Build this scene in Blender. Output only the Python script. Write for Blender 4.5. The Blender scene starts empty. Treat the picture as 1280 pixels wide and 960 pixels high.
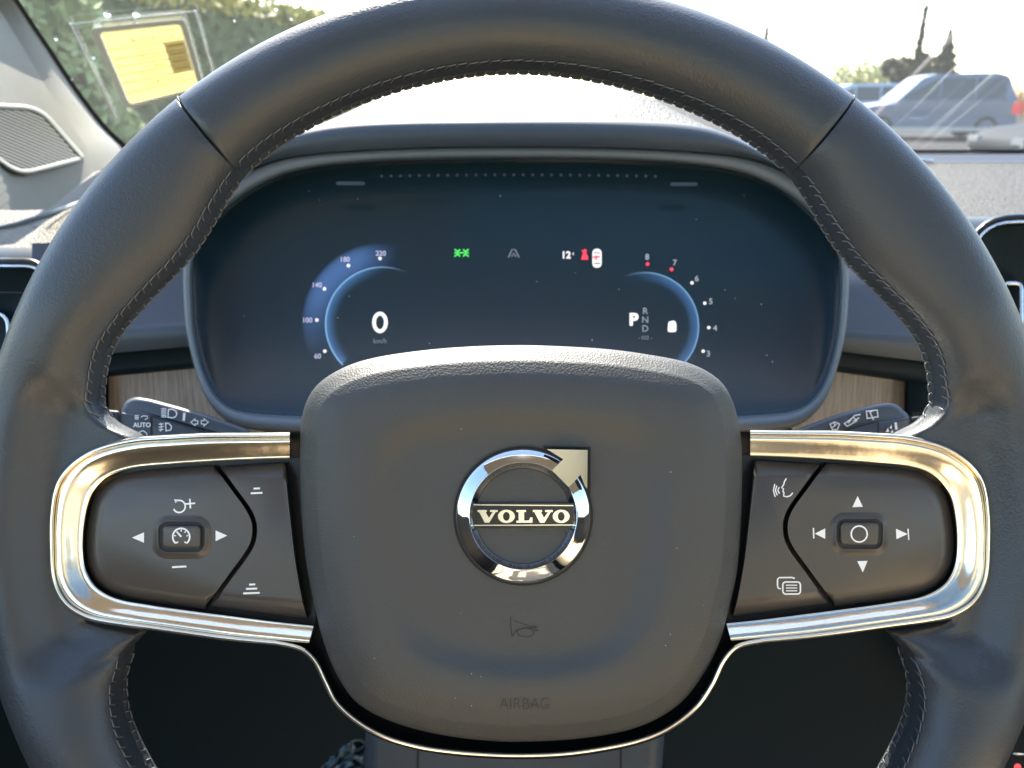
import bpy, bmesh, math, random
from mathutils import Vector, Matrix, Quaternion
random.seed(7)
R = math.radians
SC = bpy.context.scene
COL = SC.collection

# ------------------------------------------------------------------ camera frame
F = 967.0; CX = 640.0; CY = 480.0
PITCH = R(20.4)
CAM = Vector((0, 0, 1.2))
FWD = Vector((0, math.cos(PITCH), -math.sin(PITCH)))
RIGHT = Vector((1, 0, 0))
UP = Vector((0, math.sin(PITCH), math.cos(PITCH)))
D0 = 0.263

def ray(px, py):
    return FWD + RIGHT*((px-CX)/F) + UP*((CY-py)/F)
def W(px, py, d):
    return CAM + ray(px, py)*d
def project(p):
    v = p - CAM; d = v.dot(FWD)
    return CX + F*v.dot(RIGHT)/d, CY - F*v.dot(UP)/d
def AtY(px, py, Y):
    r = ray(px, py); return CAM + r*(Y/r.y)
GZ = -0.05      # ground level

# ------------------------------------------------------------------ materials
def mat(name, base, rough=0.5, metal=0.0, bump=None, spec=0.5, vary=None, coat=0.0, emit=None, estr=0.0, aniso=None, sheen=0.0):
    m = bpy.data.materials.new(name); m.use_nodes = True
    nt = m.node_tree; b = nt.nodes['Principled BSDF']
    b.inputs['Base Color'].default_value = (*base, 1)
    b.inputs['Roughness'].default_value = rough
    b.inputs['Metallic'].default_value = metal
    b.inputs['Specular IOR Level'].default_value = spec
    b.inputs['Coat Weight'].default_value = coat
    b.inputs['Sheen Weight'].default_value = sheen
    if emit:
        b.inputs['Emission Color'].default_value = (*emit, 1)
        b.inputs['Emission Strength'].default_value = estr
    tc = nt.nodes.new('ShaderNodeTexCoord')
    if bump:
        kind, scale, strength, dist = bump
        if kind == 'voronoi':
            t = nt.nodes.new('ShaderNodeTexVoronoi'); t.feature = 'F1'; out = t.outputs['Distance']
        else:
            t = nt.nodes.new('ShaderNodeTexNoise'); t.inputs['Detail'].default_value = 4; out = t.outputs['Fac']
        t.inputs['Scale'].default_value = scale
        nt.links.new(tc.outputs['Object'], t.inputs['Vector'])
        bp = nt.nodes.new('ShaderNodeBump')
        bp.inputs['Strength'].default_value = strength
        bp.inputs['Distance'].default_value = dist
        nt.links.new(out, bp.inputs['Height']); nt.links.new(bp.outputs['Normal'], b.inputs['Normal'])
    if vary:
        scale, amt = vary
        n = nt.nodes.new('ShaderNodeTexNoise'); n.inputs['Scale'].default_value = scale; n.inputs['Detail'].default_value = 5
        nt.links.new(tc.outputs['Object'], n.inputs['Vector'])
        cr = nt.nodes.new('ShaderNodeMapRange')
        cr.inputs['From Min'].default_value = 0.3; cr.inputs['From Max'].default_value = 0.7
        cr.inputs['To Min'].default_value = max(0.02, rough-amt); cr.inputs['To Max'].default_value = min(1, rough+amt)
        nt.links.new(n.outputs['Fac'], cr.inputs['Value']); nt.links.new(cr.outputs['Result'], b.inputs['Roughness'])
        mx = nt.nodes.new('ShaderNodeMix'); mx.data_type = 'RGBA'
        mx.inputs['A'].default_value = (*[c*0.85 for c in base], 1); mx.inputs['B'].default_value = (*[min(1, c*1.15) for c in base], 1)
        nt.links.new(n.outputs['Fac'], mx.inputs['Factor']); nt.links.new(mx.outputs['Result'], b.inputs['Base Color'])
    return m

LEATHER = mat('rim_leather', (0.028, 0.033, 0.038), 0.42, bump=('voronoi', 1200, 0.26, 0.0003), vary=(25, 0.05), spec=0.55)
PADM = mat('soft_plastic', (0.047, 0.048, 0.045), 0.55, bump=('voronoi', 1400, 0.42, 0.0003), vary=(30, 0.05))
THREAD = mat('thread', (0.10, 0.10, 0.10), 0.45)
GROOVE = mat('seam_dark', (0.006, 0.007, 0.008), 0.7)
TRIM = mat('satin_metal', (0.86, 0.79, 0.67), 0.18, metal=1.0, bump=('noise', 38, 0.10, 0.004))
CHROME = mat('chrome', (0.52, 0.55, 0.59), 0.05, metal=1.0)
GLOSSBLACK = mat('gloss_black', (0.004, 0.005, 0.006), 0.35, spec=.3)
BUTTON = mat('button_plastic', (0.052, 0.045, 0.038), 0.34, bump=('noise', 2500, 0.15, 0.0002))
ICON = mat('icon_print', (0.80, 0.79, 0.76), 0.5)
ENGRAVE = mat('engraved', (0.012, 0.013, 0.015), 0.6)
BARM = mat('emblem_bar', (0.012, 0.013, 0.016), 0.2)
LETTER = mat('emblem_letter', (0.85, 0.84, 0.80), 0.16, metal=1.0)
GLASSBLK = mat('display_glass', (0.014, 0.034, 0.048), 0.15, spec=0.35)
FRAME = mat('cluster_frame', (0.13, 0.145, 0.15), 0.42, bump=('noise', 1800, 0.1, 0.0002))
HOODM = mat('hood_underside', (0.036, 0.049, 0.062), 0.5, bump=('noise', 1600, 0.15, 0.0003))
DASHTOP = mat('dash_top', (0.065, 0.056, 0.040), 0.55, spec=.35, bump=('voronoi', 330, 1.0, 0.0022), vary=(12, 0.05))
DASHF = mat('dash_face', (0.042, 0.051, 0.068), 0.45, bump=('noise', 1500, 0.15, 0.0003))
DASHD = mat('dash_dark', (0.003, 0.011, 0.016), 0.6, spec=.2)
STALK = mat('stalk_plastic', (0.045, 0.053, 0.066), 0.5, bump=('noise', 2200, 0.12, 0.0002))
PILLAR = mat('pillar_cloth', (0.17, 0.17, 0.15), 0.8, bump=('noise', 900, 0.4, 0.0006), vary=(60, 0.05))
GRILLE = mat('grille', (0.17, 0.17, 0.155), 0.5)
GRILLED = mat('grille_slot', (0.03, 0.03, 0.03), 0.7)
HEAD = mat('headliner_cloth', (0.62, 0.57, 0.50), 0.9, bump=('noise', 500, 0.3, 0.001))
SEATM = mat('seat_leather', (0.63, 0.50, 0.33), 0.5, bump=('noise', 200, 0.2, 0.001))  # unseen seats; tan lightened for warm bounce onto the wheel
CARPET = mat('carpet', (0.02, 0.022, 0.025), 0.95, bump=('noise', 400, 0.6, 0.003))
DOORM = mat('door_trim', (0.035, 0.035, 0.037), 0.55, bump=('noise', 600, 0.2, 0.001))
def thin_mat(name, col, k=.6):
    m = mat(name, col, .7); nt = m.node_tree; b = nt.nodes['Principled BSDF']; out = [n for n in nt.nodes if n.type == 'OUTPUT_MATERIAL'][0]
    tl = nt.nodes.new('ShaderNodeBsdfTranslucent'); tl.inputs['Color'].default_value = (*col, 1); mx = nt.nodes.new('ShaderNodeMixShader'); mx.inputs[0].default_value = k
    nt.links.new(b.outputs[0], mx.inputs[1]); nt.links.new(tl.outputs[0], mx.inputs[2]); nt.links.new(mx.outputs[0], out.inputs['Surface']); return m
PAPER = thin_mat('yellow_paper', (0.74, 0.62, 0.24), .26)
PRINT = thin_mat('grey_print', (0.52, 0.50, 0.44), .4)
PENM = mat('pen_ink', (0.38, 0.28, 0.10), 0.7)
RUBBER = mat('rubber', (0.006, 0.006, 0.007), 0.6)

def wood_mat():
    m = mat('driftwood', (0.30, 0.25, 0.20), 0.5); nt = m.node_tree; b = nt.nodes['Principled BSDF']
    tc = nt.nodes.new('ShaderNodeTexCoord'); mp = nt.nodes.new('ShaderNodeMapping')
    mp.inputs['Scale'].default_value = (900, 40, 40)
    n = nt.nodes.new('ShaderNodeTexNoise'); n.inputs['Scale'].default_value = 1; n.inputs['Detail'].default_value = 6; n.inputs['Roughness'].default_value = .7
    cr = nt.nodes.new('ShaderNodeValToRGB')
    cr.color_ramp.elements[0].position = .3; cr.color_ramp.elements[0].color = (.13, .105, .085, 1)
    cr.color_ramp.elements[1].position = .7; cr.color_ramp.elements[1].color = (.30, .26, .21, 1)
    nt.links.new(tc.outputs['Object'], mp.inputs['Vector']); nt.links.new(mp.outputs['Vector'], n.inputs['Vector'])
    nt.links.new(n.outputs['Fac'], cr.inputs['Fac']); nt.links.new(cr.outputs['Color'], b.inputs['Base Color'])
    return m
WOOD = wood_mat()
def grain_mat(name, lo, hi, scale, dist):
    m = mat(name, lo, .55, spec=.22, bump=('voronoi', scale, 1.0, dist)); nt = m.node_tree; b = nt.nodes['Principled BSDF']
    v = [n for n in nt.nodes if n.type == 'TEX_VORONOI'][0]; n2 = nt.nodes.new('ShaderNodeTexNoise'); n2.inputs['Scale'].default_value = scale*.6; n2.inputs['Detail'].default_value = 3
    tc = [n for n in nt.nodes if n.type == 'TEX_COORD'][0]; nt.links.new(tc.outputs['Object'], n2.inputs['Vector'])
    cr = nt.nodes.new('ShaderNodeValToRGB'); cr.color_ramp.elements[0].position = .38; cr.color_ramp.elements[0].color = (*lo, 1); cr.color_ramp.elements[1].position = .62; cr.color_ramp.elements[1].color = (*hi, 1)
    nt.links.new(n2.outputs['Fac'], cr.inputs['Fac']); nt.links.new(cr.outputs['Color'], b.inputs['Base Color']); return m
DASHTOP = grain_mat('dash_top_grain', (.016, .014, .010), (.060, .052, .036), 560, .0009)

def emis(name, col, s, base=None):
    return mat(name, base or tuple(c*0.3 for c in col), 0.5, emit=col, estr=s)
E_WHITE = emis('lit_white', (1.0, 0.97, 0.92), 0.22)
E_DIM = emis('lit_grey', (0.75, 0.8, 0.85), 0.075)
E_VDIM = emis('lit_faint', (0.6, 0.65, 0.7), 0.04)
E_LILAC = emis('lit_lilac', (0.75, 0.72, 0.95), 0.12)
E_GREEN = emis('lit_green', (0.12, 1.0, 0.15), 0.22)
E_RED = emis('lit_red', (1.0, 0.06, 0.10), 0.25)

def glass_mat(name, tint=(1, 1, 1), glare_smear=True):
    m = bpy.data.materials.new(name); m.use_nodes = True; nt = m.node_tree; nt.nodes.clear()
    out = nt.nodes.new('ShaderNodeOutputMaterial'); tr = nt.nodes.new('ShaderNodeBsdfTransparent'); gl = nt.nodes.new('ShaderNodeBsdfGlossy')
    tr.inputs['Color'].default_value = (*tint, 1); gl.inputs['Roughness'].default_value = 0.02
    lw = nt.nodes.new('ShaderNodeLayerWeight'); lw.inputs['Blend'].default_value = .5
    pw = nt.nodes.new('ShaderNodeMath'); pw.operation = 'POWER'; pw.inputs[1].default_value = 4; nt.links.new(lw.outputs['Facing'], pw.inputs[0])
    fr = nt.nodes.new('ShaderNodeMath'); fr.operation = 'MULTIPLY_ADD'; fr.inputs[1].default_value = .7; fr.inputs[2].default_value = .04; nt.links.new(pw.outputs[0], fr.inputs[0])
    mx = nt.nodes.new('ShaderNodeMixShader')
    nt.links.new(fr.outputs[0], mx.inputs[0]); nt.links.new(tr.outputs[0], mx.inputs[1]); nt.links.new(gl.outputs[0], mx.inputs[2])
    last = mx
    if glare_smear:  # streaky glare put into the glass as translucent smears
        tc = nt.nodes.new('ShaderNodeTexCoord'); mp = nt.nodes.new('ShaderNodeMapping')
        mp.inputs['Rotation'].default_value = (0, 0, R(-8)); mp.inputs['Scale'].default_value = (95, 1.3, 1.3)
        n = nt.nodes.new('ShaderNodeTexNoise'); n.inputs['Scale'].default_value = 1; n.inputs['Detail'].default_value = 5; n.inputs['Roughness'].default_value = .65
        mr = nt.nodes.new('ShaderNodeMapRange'); mr.inputs['From Min'].default_value = .57; mr.inputs['From Max'].default_value = .95
        mr.inputs['To Min'].default_value = .015; mr.inputs['To Max'].default_value = .30
        tl = nt.nodes.new('ShaderNodeBsdfTranslucent'); tl.inputs['Color'].default_value = (.9, .9, .88, 1)
        sx = nt.nodes.new('ShaderNodeSeparateXYZ'); nt.links.new(tc.outputs['Object'], sx.inputs[0])
        ml = nt.nodes.new('ShaderNodeMapRange'); ml.inputs['From Min'].default_value = -.35; ml.inputs['From Max'].default_value = .05; ml.inputs['To Min'].default_value = .03; ml.inputs['To Max'].default_value = .30
        nt.links.new(sx.outputs['X'], ml.inputs['Value']); nt.links.new(ml.outputs[0], mr.inputs['To Max'])
        m2 = nt.nodes.new('ShaderNodeMixShader')
        nt.links.new(tc.outputs['Object'], mp.inputs[0]); nt.links.new(mp.outputs[0], n.inputs['Vector']); nt.links.new(n.outputs['Fac'], mr.inputs['Value'])
        nt.links.new(mr.outputs[0], m2.inputs[0]); nt.links.new(mx.outputs[0], m2.inputs[1]); nt.links.new(tl.outputs[0], m2.inputs[2])
        last = m2
    nt.links.new(last.outputs[0], out.inputs['Surface'])
    return m
WSGLASS = glass_mat('windshield_glass')
ROOFGLASS = glass_mat('tinted_glass', (0.55, 0.6, 0.62), glare_smear=False)
POUCH = glass_mat('clear_plastic', (0.93, 0.94, 0.93), glare_smear=False)
POUCHEDGE = mat('pouch_edge', (0.75, 0.76, 0.72), 0.3)

# ------------------------------------------------------------------ object helpers
def wloc(o):
    p = Vector((0, 0, 0))
    while o is not None:
        p += Vector(o.location); o = o.parent
    return p
def thing(name, label, cat, loc, group=None):
    o = bpy.data.objects.new(name, None); COL.objects.link(o); o.location = loc; o.empty_display_size = .05
    o['label'] = label; o['category'] = cat
    if group: o['group'] = group
    return o
def tag(o, label=None, cat=None, group=None, kind=None):
    if label: o['label'] = label
    if cat: o['category'] = cat
    if group: o['group'] = group
    if kind: o['kind'] = kind
    return o
def mesh(name, verts, faces, m, parent=None, smooth=True, loc=None, angle=None):
    base = wloc(parent) if parent else (Vector(loc) if loc is not None else Vector((0, 0, 0)))
    me = bpy.data.meshes.new(name)
    me.from_pydata([tuple(Vector(v)-base) for v in verts], [], faces)
    me.materials.append(m); me.validate(); me.update()
    bm = bmesh.new(); bm.from_mesh(me); bmesh.ops.recalc_face_normals(bm, faces=bm.faces)
    for f in bm.faces: f.smooth = smooth
    if angle:
        for e in bm.edges:
            if len(e.link_faces) == 2 and e.calc_face_angle(0) > R(angle): e.smooth = False
    bm.to_mesh(me); bm.free()
    o = bpy.data.objects.new(name, me); COL.objects.link(o)
    if parent: o.parent = parent
    else: o.location = base
    return o

class MB:
    def __init__(s): s.v = []; s.f = []
    def add(s, vs, fs):
        k = len(s.v); s.v += [Vector(v) for v in vs]; s.f += [tuple(i+k for i in f) for f in fs]
    def loft(s, loops, closed=True, cap0=False, cap1=False, ring=False):
        n = len(loops[0]); vs = [p for l in loops for p in l]; fs = []
        m = len(loops)
        for i in range(m if ring else m-1):
            i2 = (i+1) % m
            for j in range(n if closed else n-1):
                j2 = (j+1) % n
                fs.append((i*n+j, i*n+j2, i2*n+j2, i2*n+j))
        if cap0: fs.append(tuple(range(n)))
        if cap1: fs.append(tuple((m-1)*n+j for j in range(n)))
        s.add(vs, fs)
    def tube(s, pts, r, k=6, closed=False):
        pts = [Vector(p) for p in pts]; loops = []; n = len(pts)
        for i, p in enumerate(pts):
            a = pts[(i-1) % n] if (closed or i > 0) else pts[i]; b = pts[(i+1) % n] if (closed or i < n-1) else pts[i]
            t = (b-a).normalized() if (b-a).length > 1e-9 else Vector((0, 0, 1))
            u = t.cross(FWD)
            if u.length < 1e-3: u = t.cross(RIGHT)
            u.normalize(); v = t.cross(u)
            rr = r(i/(n-1)) if callable(r) else r
            loops.append([p + u*math.cos(2*math.pi*j/k)*rr + v*math.sin(2*math.pi*j/k)*rr for j in range(k)])
        s.loft(loops, closed=True, cap0=not closed, cap1=not closed, ring=closed)
    def box(s, c, h, M=None):
        c = Vector(c); vs = []
        for dx in (-1, 1):
            for dy in (-1, 1):
                for dz in (-1, 1):
                    v = Vector((dx*h[0], dy*h[1], dz*h[2]))
                    if M: v = M @ v
                    vs.append(c+v)
        s.add(vs, [(0, 1, 3, 2), (4, 6, 7, 5), (0, 4, 5, 1), (2, 3, 7, 6), (0, 2, 6, 4), (1, 5, 7, 3)])
    def build(s, name, m, parent=None, smooth=True, loc=None, angle=None):
        return mesh(name, s.v, s.f, m, parent, smooth, loc, angle)

def cr_spline(pts, n, closed=True):
    """Catmull-Rom through pts, resampled to n points of equal arc length."""
    m = len(pts); fine = []
    segs = m if closed else m-1
    for i in range(segs):
        if closed: p0, p1, p2, p3 = pts[(i-1) % m], pts[i], pts[(i+1) % m], pts[(i+2) % m]
        else: p0, p1, p2, p3 = pts[max(i-1, 0)], pts[i], pts[i+1], pts[min(i+2, m-1)]
        # centripetal-ish: use finite tangents limited by chord
        def ln(a, b): return max(1e-6, math.hypot(a[0]-b[0], a[1]-b[1]))
        d1 = ln(p1, p2); d0 = ln(p0, p1); d2 = ln(p2, p3)
        t1 = [(p2[k]-p0[k])/(d0+d1)*d1 for k in (0, 1)]; t2 = [(p3[k]-p1[k])/(d1+d2)*d1 for k in (0, 1)]
        for j in range(16):
            t = j/16; h00 = 2*t**3-3*t**2+1; h10 = t**3-2*t**2+t; h01 = -2*t**3+3*t**2; h11 = t**3-t**2
            fine.append(tuple(h00*p1[k]+h10*t1[k]+h01*p2[k]+h11*t2[k] for k in (0, 1)))
    fine.append(tuple(pts[0]) if closed else tuple(pts[-1]))
    L = [0]
    for a, b in zip(fine, fine[1:]): L.append(L[-1]+math.hypot(b[0]-a[0], b[1]-a[1]))
    out = []; k = 0
    for i in range(n):
        t = L[-1]*i/(n if closed else n-1)
        while k < len(L)-2 and L[k+1] < t: k += 1
        u = (t-L[k])/max(1e-9, L[k+1]-L[k])
        out.append(tuple(fine[k][c]*(1-u)+fine[k+1][c]*u for c in (0, 1)))
    return out
def area(p): return sum(a[0]*b[1]-b[0]*a[1] for a, b in zip(p, p[1:]+p[:1]))/2
def inset(poly, d):
    """inset a closed px polygon by d px (positive = inward)."""
    s = 1 if area(poly) > 0 else -1; n = len(poly); out = []
    for i in range(n):
        a, b, c = poly[i-1], poly[i], poly[(i+1) % n]
        e1 = (b[0]-a[0], b[1]-a[1]); e2 = (c[0]-b[0], c[1]-b[1])
        l1 = math.hypot(*e1) or 1; l2 = math.hypot(*e2) or 1
        n1 = (-e1[1]/l1*s, e1[0]/l1*s); n2 = (-e2[1]/l2*s, e2[0]/l2*s)
        m = (n1[0]+n2[0], n1[1]+n2[1]); q = m[0]*n1[0]+m[1]*n1[1]
        k = d/max(q, 0.35)
        out.append((b[0]+m[0]*k, b[1]+m[1]*k))
    return out
def offset_open(path, d):
    n = len(path); out = []
    for i in range(n):
        a = path[max(0, i-1)]; b = path[min(n-1, i+1)]
        e = (b[0]-a[0], b[1]-a[1]); l = math.hypot(*e) or 1
        out.append((path[i][0]-e[1]/l*d, path[i][1]+e[0]/l*d))
    return out
def rrect(x0, y0, x1, y1, r, k=6):
    out = []
    for cx, cy, a0 in ((x1-r, y0+r, -90), (x1-r, y1-r, 0), (x0+r, y1-r, 90), (x0+r, y0+r, 180)):
        for j in range(k+1):
            a = R(a0+90*j/k); out.append((cx+r*math.cos(a), cy+r*math.sin(a)))
    return out
def roundpoly(pts, r, k=5):
    """round each corner of a px polygon; pts may be (x,y) or (x,y,radius)"""
    out = []; n = len(pts)
    for i in range(n):
        p = pts[i]; rr = p[2] if len(p) > 2 else r
        a, b, c = Vector(pts[i-1][:2]), Vector(p[:2]), Vector(pts[(i+1) % n][:2])
        u = (a-b); v = (c-b); t = min(rr, u.length*.49, v.length*.49)
        s = b+u.normalized()*t; e = b+v.normalized()*t
        for j in range(k+1):
            q = j/k; out.append(tuple(s*(1-q)**2 + b*2*q*(1-q) + e*q*q))
    return out
def loop3(poly, d): return [W(x, y, d(x, y) if callable(d) else d) for x, y in poly]
def dd(d, k):
    return (lambda x, y: d(x, y)+k) if callable(d) else d+k
def slab(mb, poly, d, thick=.003, bev=0, bevd=None, steps=1):
    """solid whose front outline is poly (px); front face at depth d; optional bevel bev px wide"""
    bevd = bevd if bevd is not None else bev*D0/F
    loops = [loop3(poly, dd(d, thick+bevd))]
    if bev:
        loops.append(loop3(poly, dd(d, bevd)))
        for s in range(1, steps+1):
            a = s/steps*math.pi/2
            loops.append(loop3(inset(poly, bev*(1-math.cos(a)) if steps > 1 else bev), dd(d, bevd*(1-math.sin(a)) if steps > 1 else 0)))
    else:
        loops.append(loop3(poly, d))
    mb.loft(loops, cap0=True, cap1=True)
def stroke(mb, pts, w, d, closed=False, thick=.0002):
    pts = [tuple(p) for p in pts]
    if closed:
        o = inset(pts, -w/2); i = inset(pts, w/2)
        mb.loft([loop3(o, dd(d, thick)), loop3(o, d), loop3(i, d), loop3(i, dd(d, thick))])
    else:
        l = offset_open(pts, w/2); r = offset_open(pts, -w/2)
        poly = l + r[::-1]
        slabloops = [loop3(poly, dd(d, thick)), loop3(poly, d)]
        n = len(pts)
        mb.loft([loop3(poly, dd(d, thick)), loop3(poly, d)])
        k = len(mb.v)-len(poly)
        for j in range(n-1): mb.f.append((k+j, k+j+1, k+2*n-2-j, k+2*n-1-j))
def circle(cx, cy, r, n=24, a0=0, a1=360, ry=None):
    ry = ry or r
    full = abs(a1-a0) >= 360
    m = n if full else n-1
    return [(cx+r*math.cos(R(a0+(a1-a0)*i/m)), cy-ry*math.sin(R(a0+(a1-a0)*i/m))) for i in range(n)]
def prism(mb, poly, d, thick=.0002): slab(mb, poly, d, thick)

def text_polys(mb, s, cx, cy, h, d, bold=0.0, sx=1.0, rot=0, mirror=False, thick=.0001, shear=0):
    """text from Blender's built-in font as flat shapes centred on px (cx,cy), cap height h px"""
    cu = bpy.data.curves.new('t', 'FONT'); cu.body = s; cu.align_x = 'CENTER'; cu.offset = bold; cu.shear = shear
    cu.resolution_u = 4
    ob = bpy.data.objects.new('t', cu); COL.objects.link(ob)
    dg = bpy.context.evaluated_depsgraph_get(); dg.update()
    me = bpy.data.meshes.new_from_object(ob.evaluated_get(dg))
    bpy.data.objects.remove(ob); bpy.data.curves.remove(cu)
    k = h/0.70; c, sn = math.cos(R(rot)), math.sin(R(rot)); vs = []
    for v in me.vertices:
        x = v.co.x*k*sx*(-1 if mirror else 1); y = (v.co.y-.35)*k
        X = cx + x*c - y*sn; Y = cy - (x*sn + y*c)
        vs.append(W(X, Y, d(X, Y) if callable(d) else d))
    mb.add(vs, [tuple(p.vertices) for p in me.polygons])
    bpy.data.meshes.remove(me)

def interp(tab, x):
    if x <= tab[0][0]: return tab[0][1]
    for (a, va), (b, vb) in zip(tab, tab[1:]):
        if x <= b:
            return va+(vb-va)*(x-a)/(b-a)
    return tab[-1][1]
def smooth01(t): t = max(0, min(1, t)); return t*t*(3-2*t)
MIR = lambda p: (1300-p[0], p[1]-3)

# ================================================================== STEERING WHEEL
wheel = thing('steering_wheel', 'dark leather steering wheel with round metal emblem in its centre pad', 'steering wheel', W(650, 655, D0))

# ---- rim -------------------------------------------------------------
WX, WY, RO = 646.0, 655.0, 681.0
UPT = [(0, 574), (1.5, 575), (5, 571), (7.8, 554), (10.3, 525), (11.8, 497), (12.7, 484), (13.4, 508), (14.4, 527), (15.7, 538), (19.6, 547), (22.6, 551), (24.8, 550), (28, 543), (31.2, 537),
       (35.4, 528), (38.7, 524.5), (42.4, 528), (46.5, 538), (49, 546), (51, 552), (56, 557), (64, 559), (75, 561), (90, 563)]
LOT = [(0, 574), (3, 578), (7.6, 578), (10.3, 565), (12.5, 540), (15.2, 490), (16.4, 474), (17.2, 488), (18.5, 506), (20.4, 519), (24, 534), (27.7, 539), (34, 543), (50, 552), (90, 556)]
def Ri(th):            # degrees, -180..180
    a = abs(th); a = 180-a if a > 90 else a
    return interp(UPT if th >= 0 else LOT, a)
def Ri_s(th):          # lightly smoothed away from the cusps
    a = abs(th); a = 180-a if a > 90 else a
    if a < 18: return sum(Ri(th+k*.15) for k in (-1, 0, 1))/3
    return sum(Ri(th+k) for k in (-3, -2, -1, 0, 1, 2, 3))/7
BZ = 0.0155
PHA, PHB = 163.0, 194.0
SEAM = (52.0, 128.2)
PHIS = [0, 10, 20, 30, 40, 50, 60, 70, 80, 90, 100, 110, 120, 130, 140, 148, 155, 160, 163, 165, 168, 178, 189, 192, 194, 197, 204, 214, 226, 240, 255, 270, 285, 300, 315, 330, 345]
def sp(c, e): return math.copysign(abs(c)**e, c)
def zc(th):
    a = abs(th); a = 180-a if a > 90 else a
    return -0.0045*(1-smooth01((a-13)/14))
def rim_pt(th, ph, ri, ro, push=0.0):
    rc = ro-57; a = 57 if math.cos(R(ph)) > 0 else rc-ri
    g = 1.0
    w = smooth01((ph-PHA)/2.5)*(1-smooth01((ph-(PHB-2.5))/2.5))
    a_ = abs(th); a_ = 180-a_ if a_ > 90 else a_
    e = 0.93
    x = a*sp(math.cos(R(ph)), e); z = BZ*sp(math.sin(R(ph)), e)
    wsp = 1-smooth01((a_-13.5)/6)
    if wsp > 0 and 90 < ph <= 180:
        t_ = (ph-90)/90
        xb = -a*min(1, t_/.84) if t_ < .7 else -a*(.8333+.1667*smooth01((t_-.7)/.2)); zb = 1.0 if t_ < .7 else math.sqrt(max(0, 1-((t_-.7)/.3)**2))
        x = x*(1-wsp)+xb*wsp; z = z*(1-wsp)+BZ*zb*wsp
        z -= .0098*wsp*smooth01(-x/46)*min(1, 2*z/BZ)
    dep = -0.0009*w
    sd = min(abs(th-SEAM[0]), abs(th-SEAM[1]))
    dep -= 0.0016*max(0, 1-(sd/.16)**2) if sd < .16 else 0
    dep -= 0.0007*math.exp(-(sd/.55)**2)
    dep += push
    nx, nz = math.cos(R(ph)), math.sin(R(ph))
    r = rc + x + nx*dep*F/D0
    z = z + nz*dep + zc(th)
    px = WX + r*math.cos(R(th)); py = WY - r*math.sin(R(th))
    return W(px, py, D0) - FWD*z
def solve(th):
    ri, ro = Ri_s(th), RO
    tri, tro = ri, ro
    for _ in range(4):
        mn, mx, mf = 1e9, 0, 1e9; a_ = abs(th); a_ = 180-a_ if a_ > 90 else a_
        for ph in range(0, 360, 15):
            x, y = project(rim_pt(th, ph, tri, tro)); q = math.hypot(x-WX, y-WY); mn = min(mn, q); mx = max(mx, q)
            if 90 <= ph <= 150: mf = min(mf, q)
        wf = 1-smooth01((a_-10.5)/3); mn = mn*(1-wf)+mf*wf
        tri += ri-mn; tro += ro-mx
    return tri, tro
ths = []
t = -180.0
while t < 180:
    ths.append(t); a = abs(t); a = 180-a if a > 90 else a
    sd = min(abs(t-SEAM[0]), abs(t-SEAM[1]))
    t += 0.04 if sd < .24 else (0.2 if sd < 1.2 else (0.3 if a < 19 else 0.9))
SOL = [(t, *solve(t)) for t in ths]
def sol_at(th):
    th = (th+180) % 360-180
    lo = 0; hi = len(SOL)-1
    while hi-lo > 1:
        m = (lo+hi)//2
        if SOL[m][0] <= th: lo = m
        else: hi = m
    a, b = SOL[lo], SOL[hi]; u = (th-a[0])/max(1e-9, b[0]-a[0]); u = min(1, max(0, u))
    return a[1]+(b[1]-a[1])*u, a[2]+(b[2]-a[2])*u
mb = MB()
mb.loft([[rim_pt(t, ph, ri, ro) for ph in PHIS] for t, ri, ro in SOL], closed=True, ring=True)
rim = mb.build('rim', LEATHER, wheel)

# ---- stitches: two rows joined by slanted threads ----------------------
mb = MB(); pitch = 1.36
def st(th, ph, push=.00028): return rim_pt(th, ph, *sol_at(th), push=push)
def stitch_run(t0, t1):
    n = int((t1-t0)/pitch)
    for i in range(n):
        t = t0+i*pitch + random.uniform(-.06, .06)
        A0, A1 = PHA-4+random.uniform(-.8, .8), PHB+4+random.uniform(-.8, .8)
        s = random.uniform(.9, 1.1)
        mb.tube([st(t, A0, -.0001), st(t+.12*s, A0, .00035), st(t+pitch*.62*s, A0+.8, .00035), st(t+pitch*.8, A0+2, .0001), st(t+pitch*1.12, A0+10, .0007)], .00026, 5)
        mb.tube([st(t+pitch*.38, A1-10, .0007), st(t+pitch*.55, A1-1.5, .0003), st(t+pitch*.65, A1, .00035), st(t+pitch*1.2*s, A1, .00035), st(t+pitch*1.3, A1, -.0001)], .00026, 5)
for t0, t1 in ((13.8, 51.4), (52.6, 127.6), (128.8, 166.4), (-161.5, -100), (-80, -17.8)):
    mb = MB(); stitch_run(t0, t1); mb.build('stitching', THREAD, wheel)
mb = MB()
for s in SEAM:
    mb = MB(); mb.tube([rim_pt(s, ph, *sol_at(s), push=.0002) for ph in range(0, 170, 5)], .0003, 5); mb.build('seam_cord', GROOVE, wheel)

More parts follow.
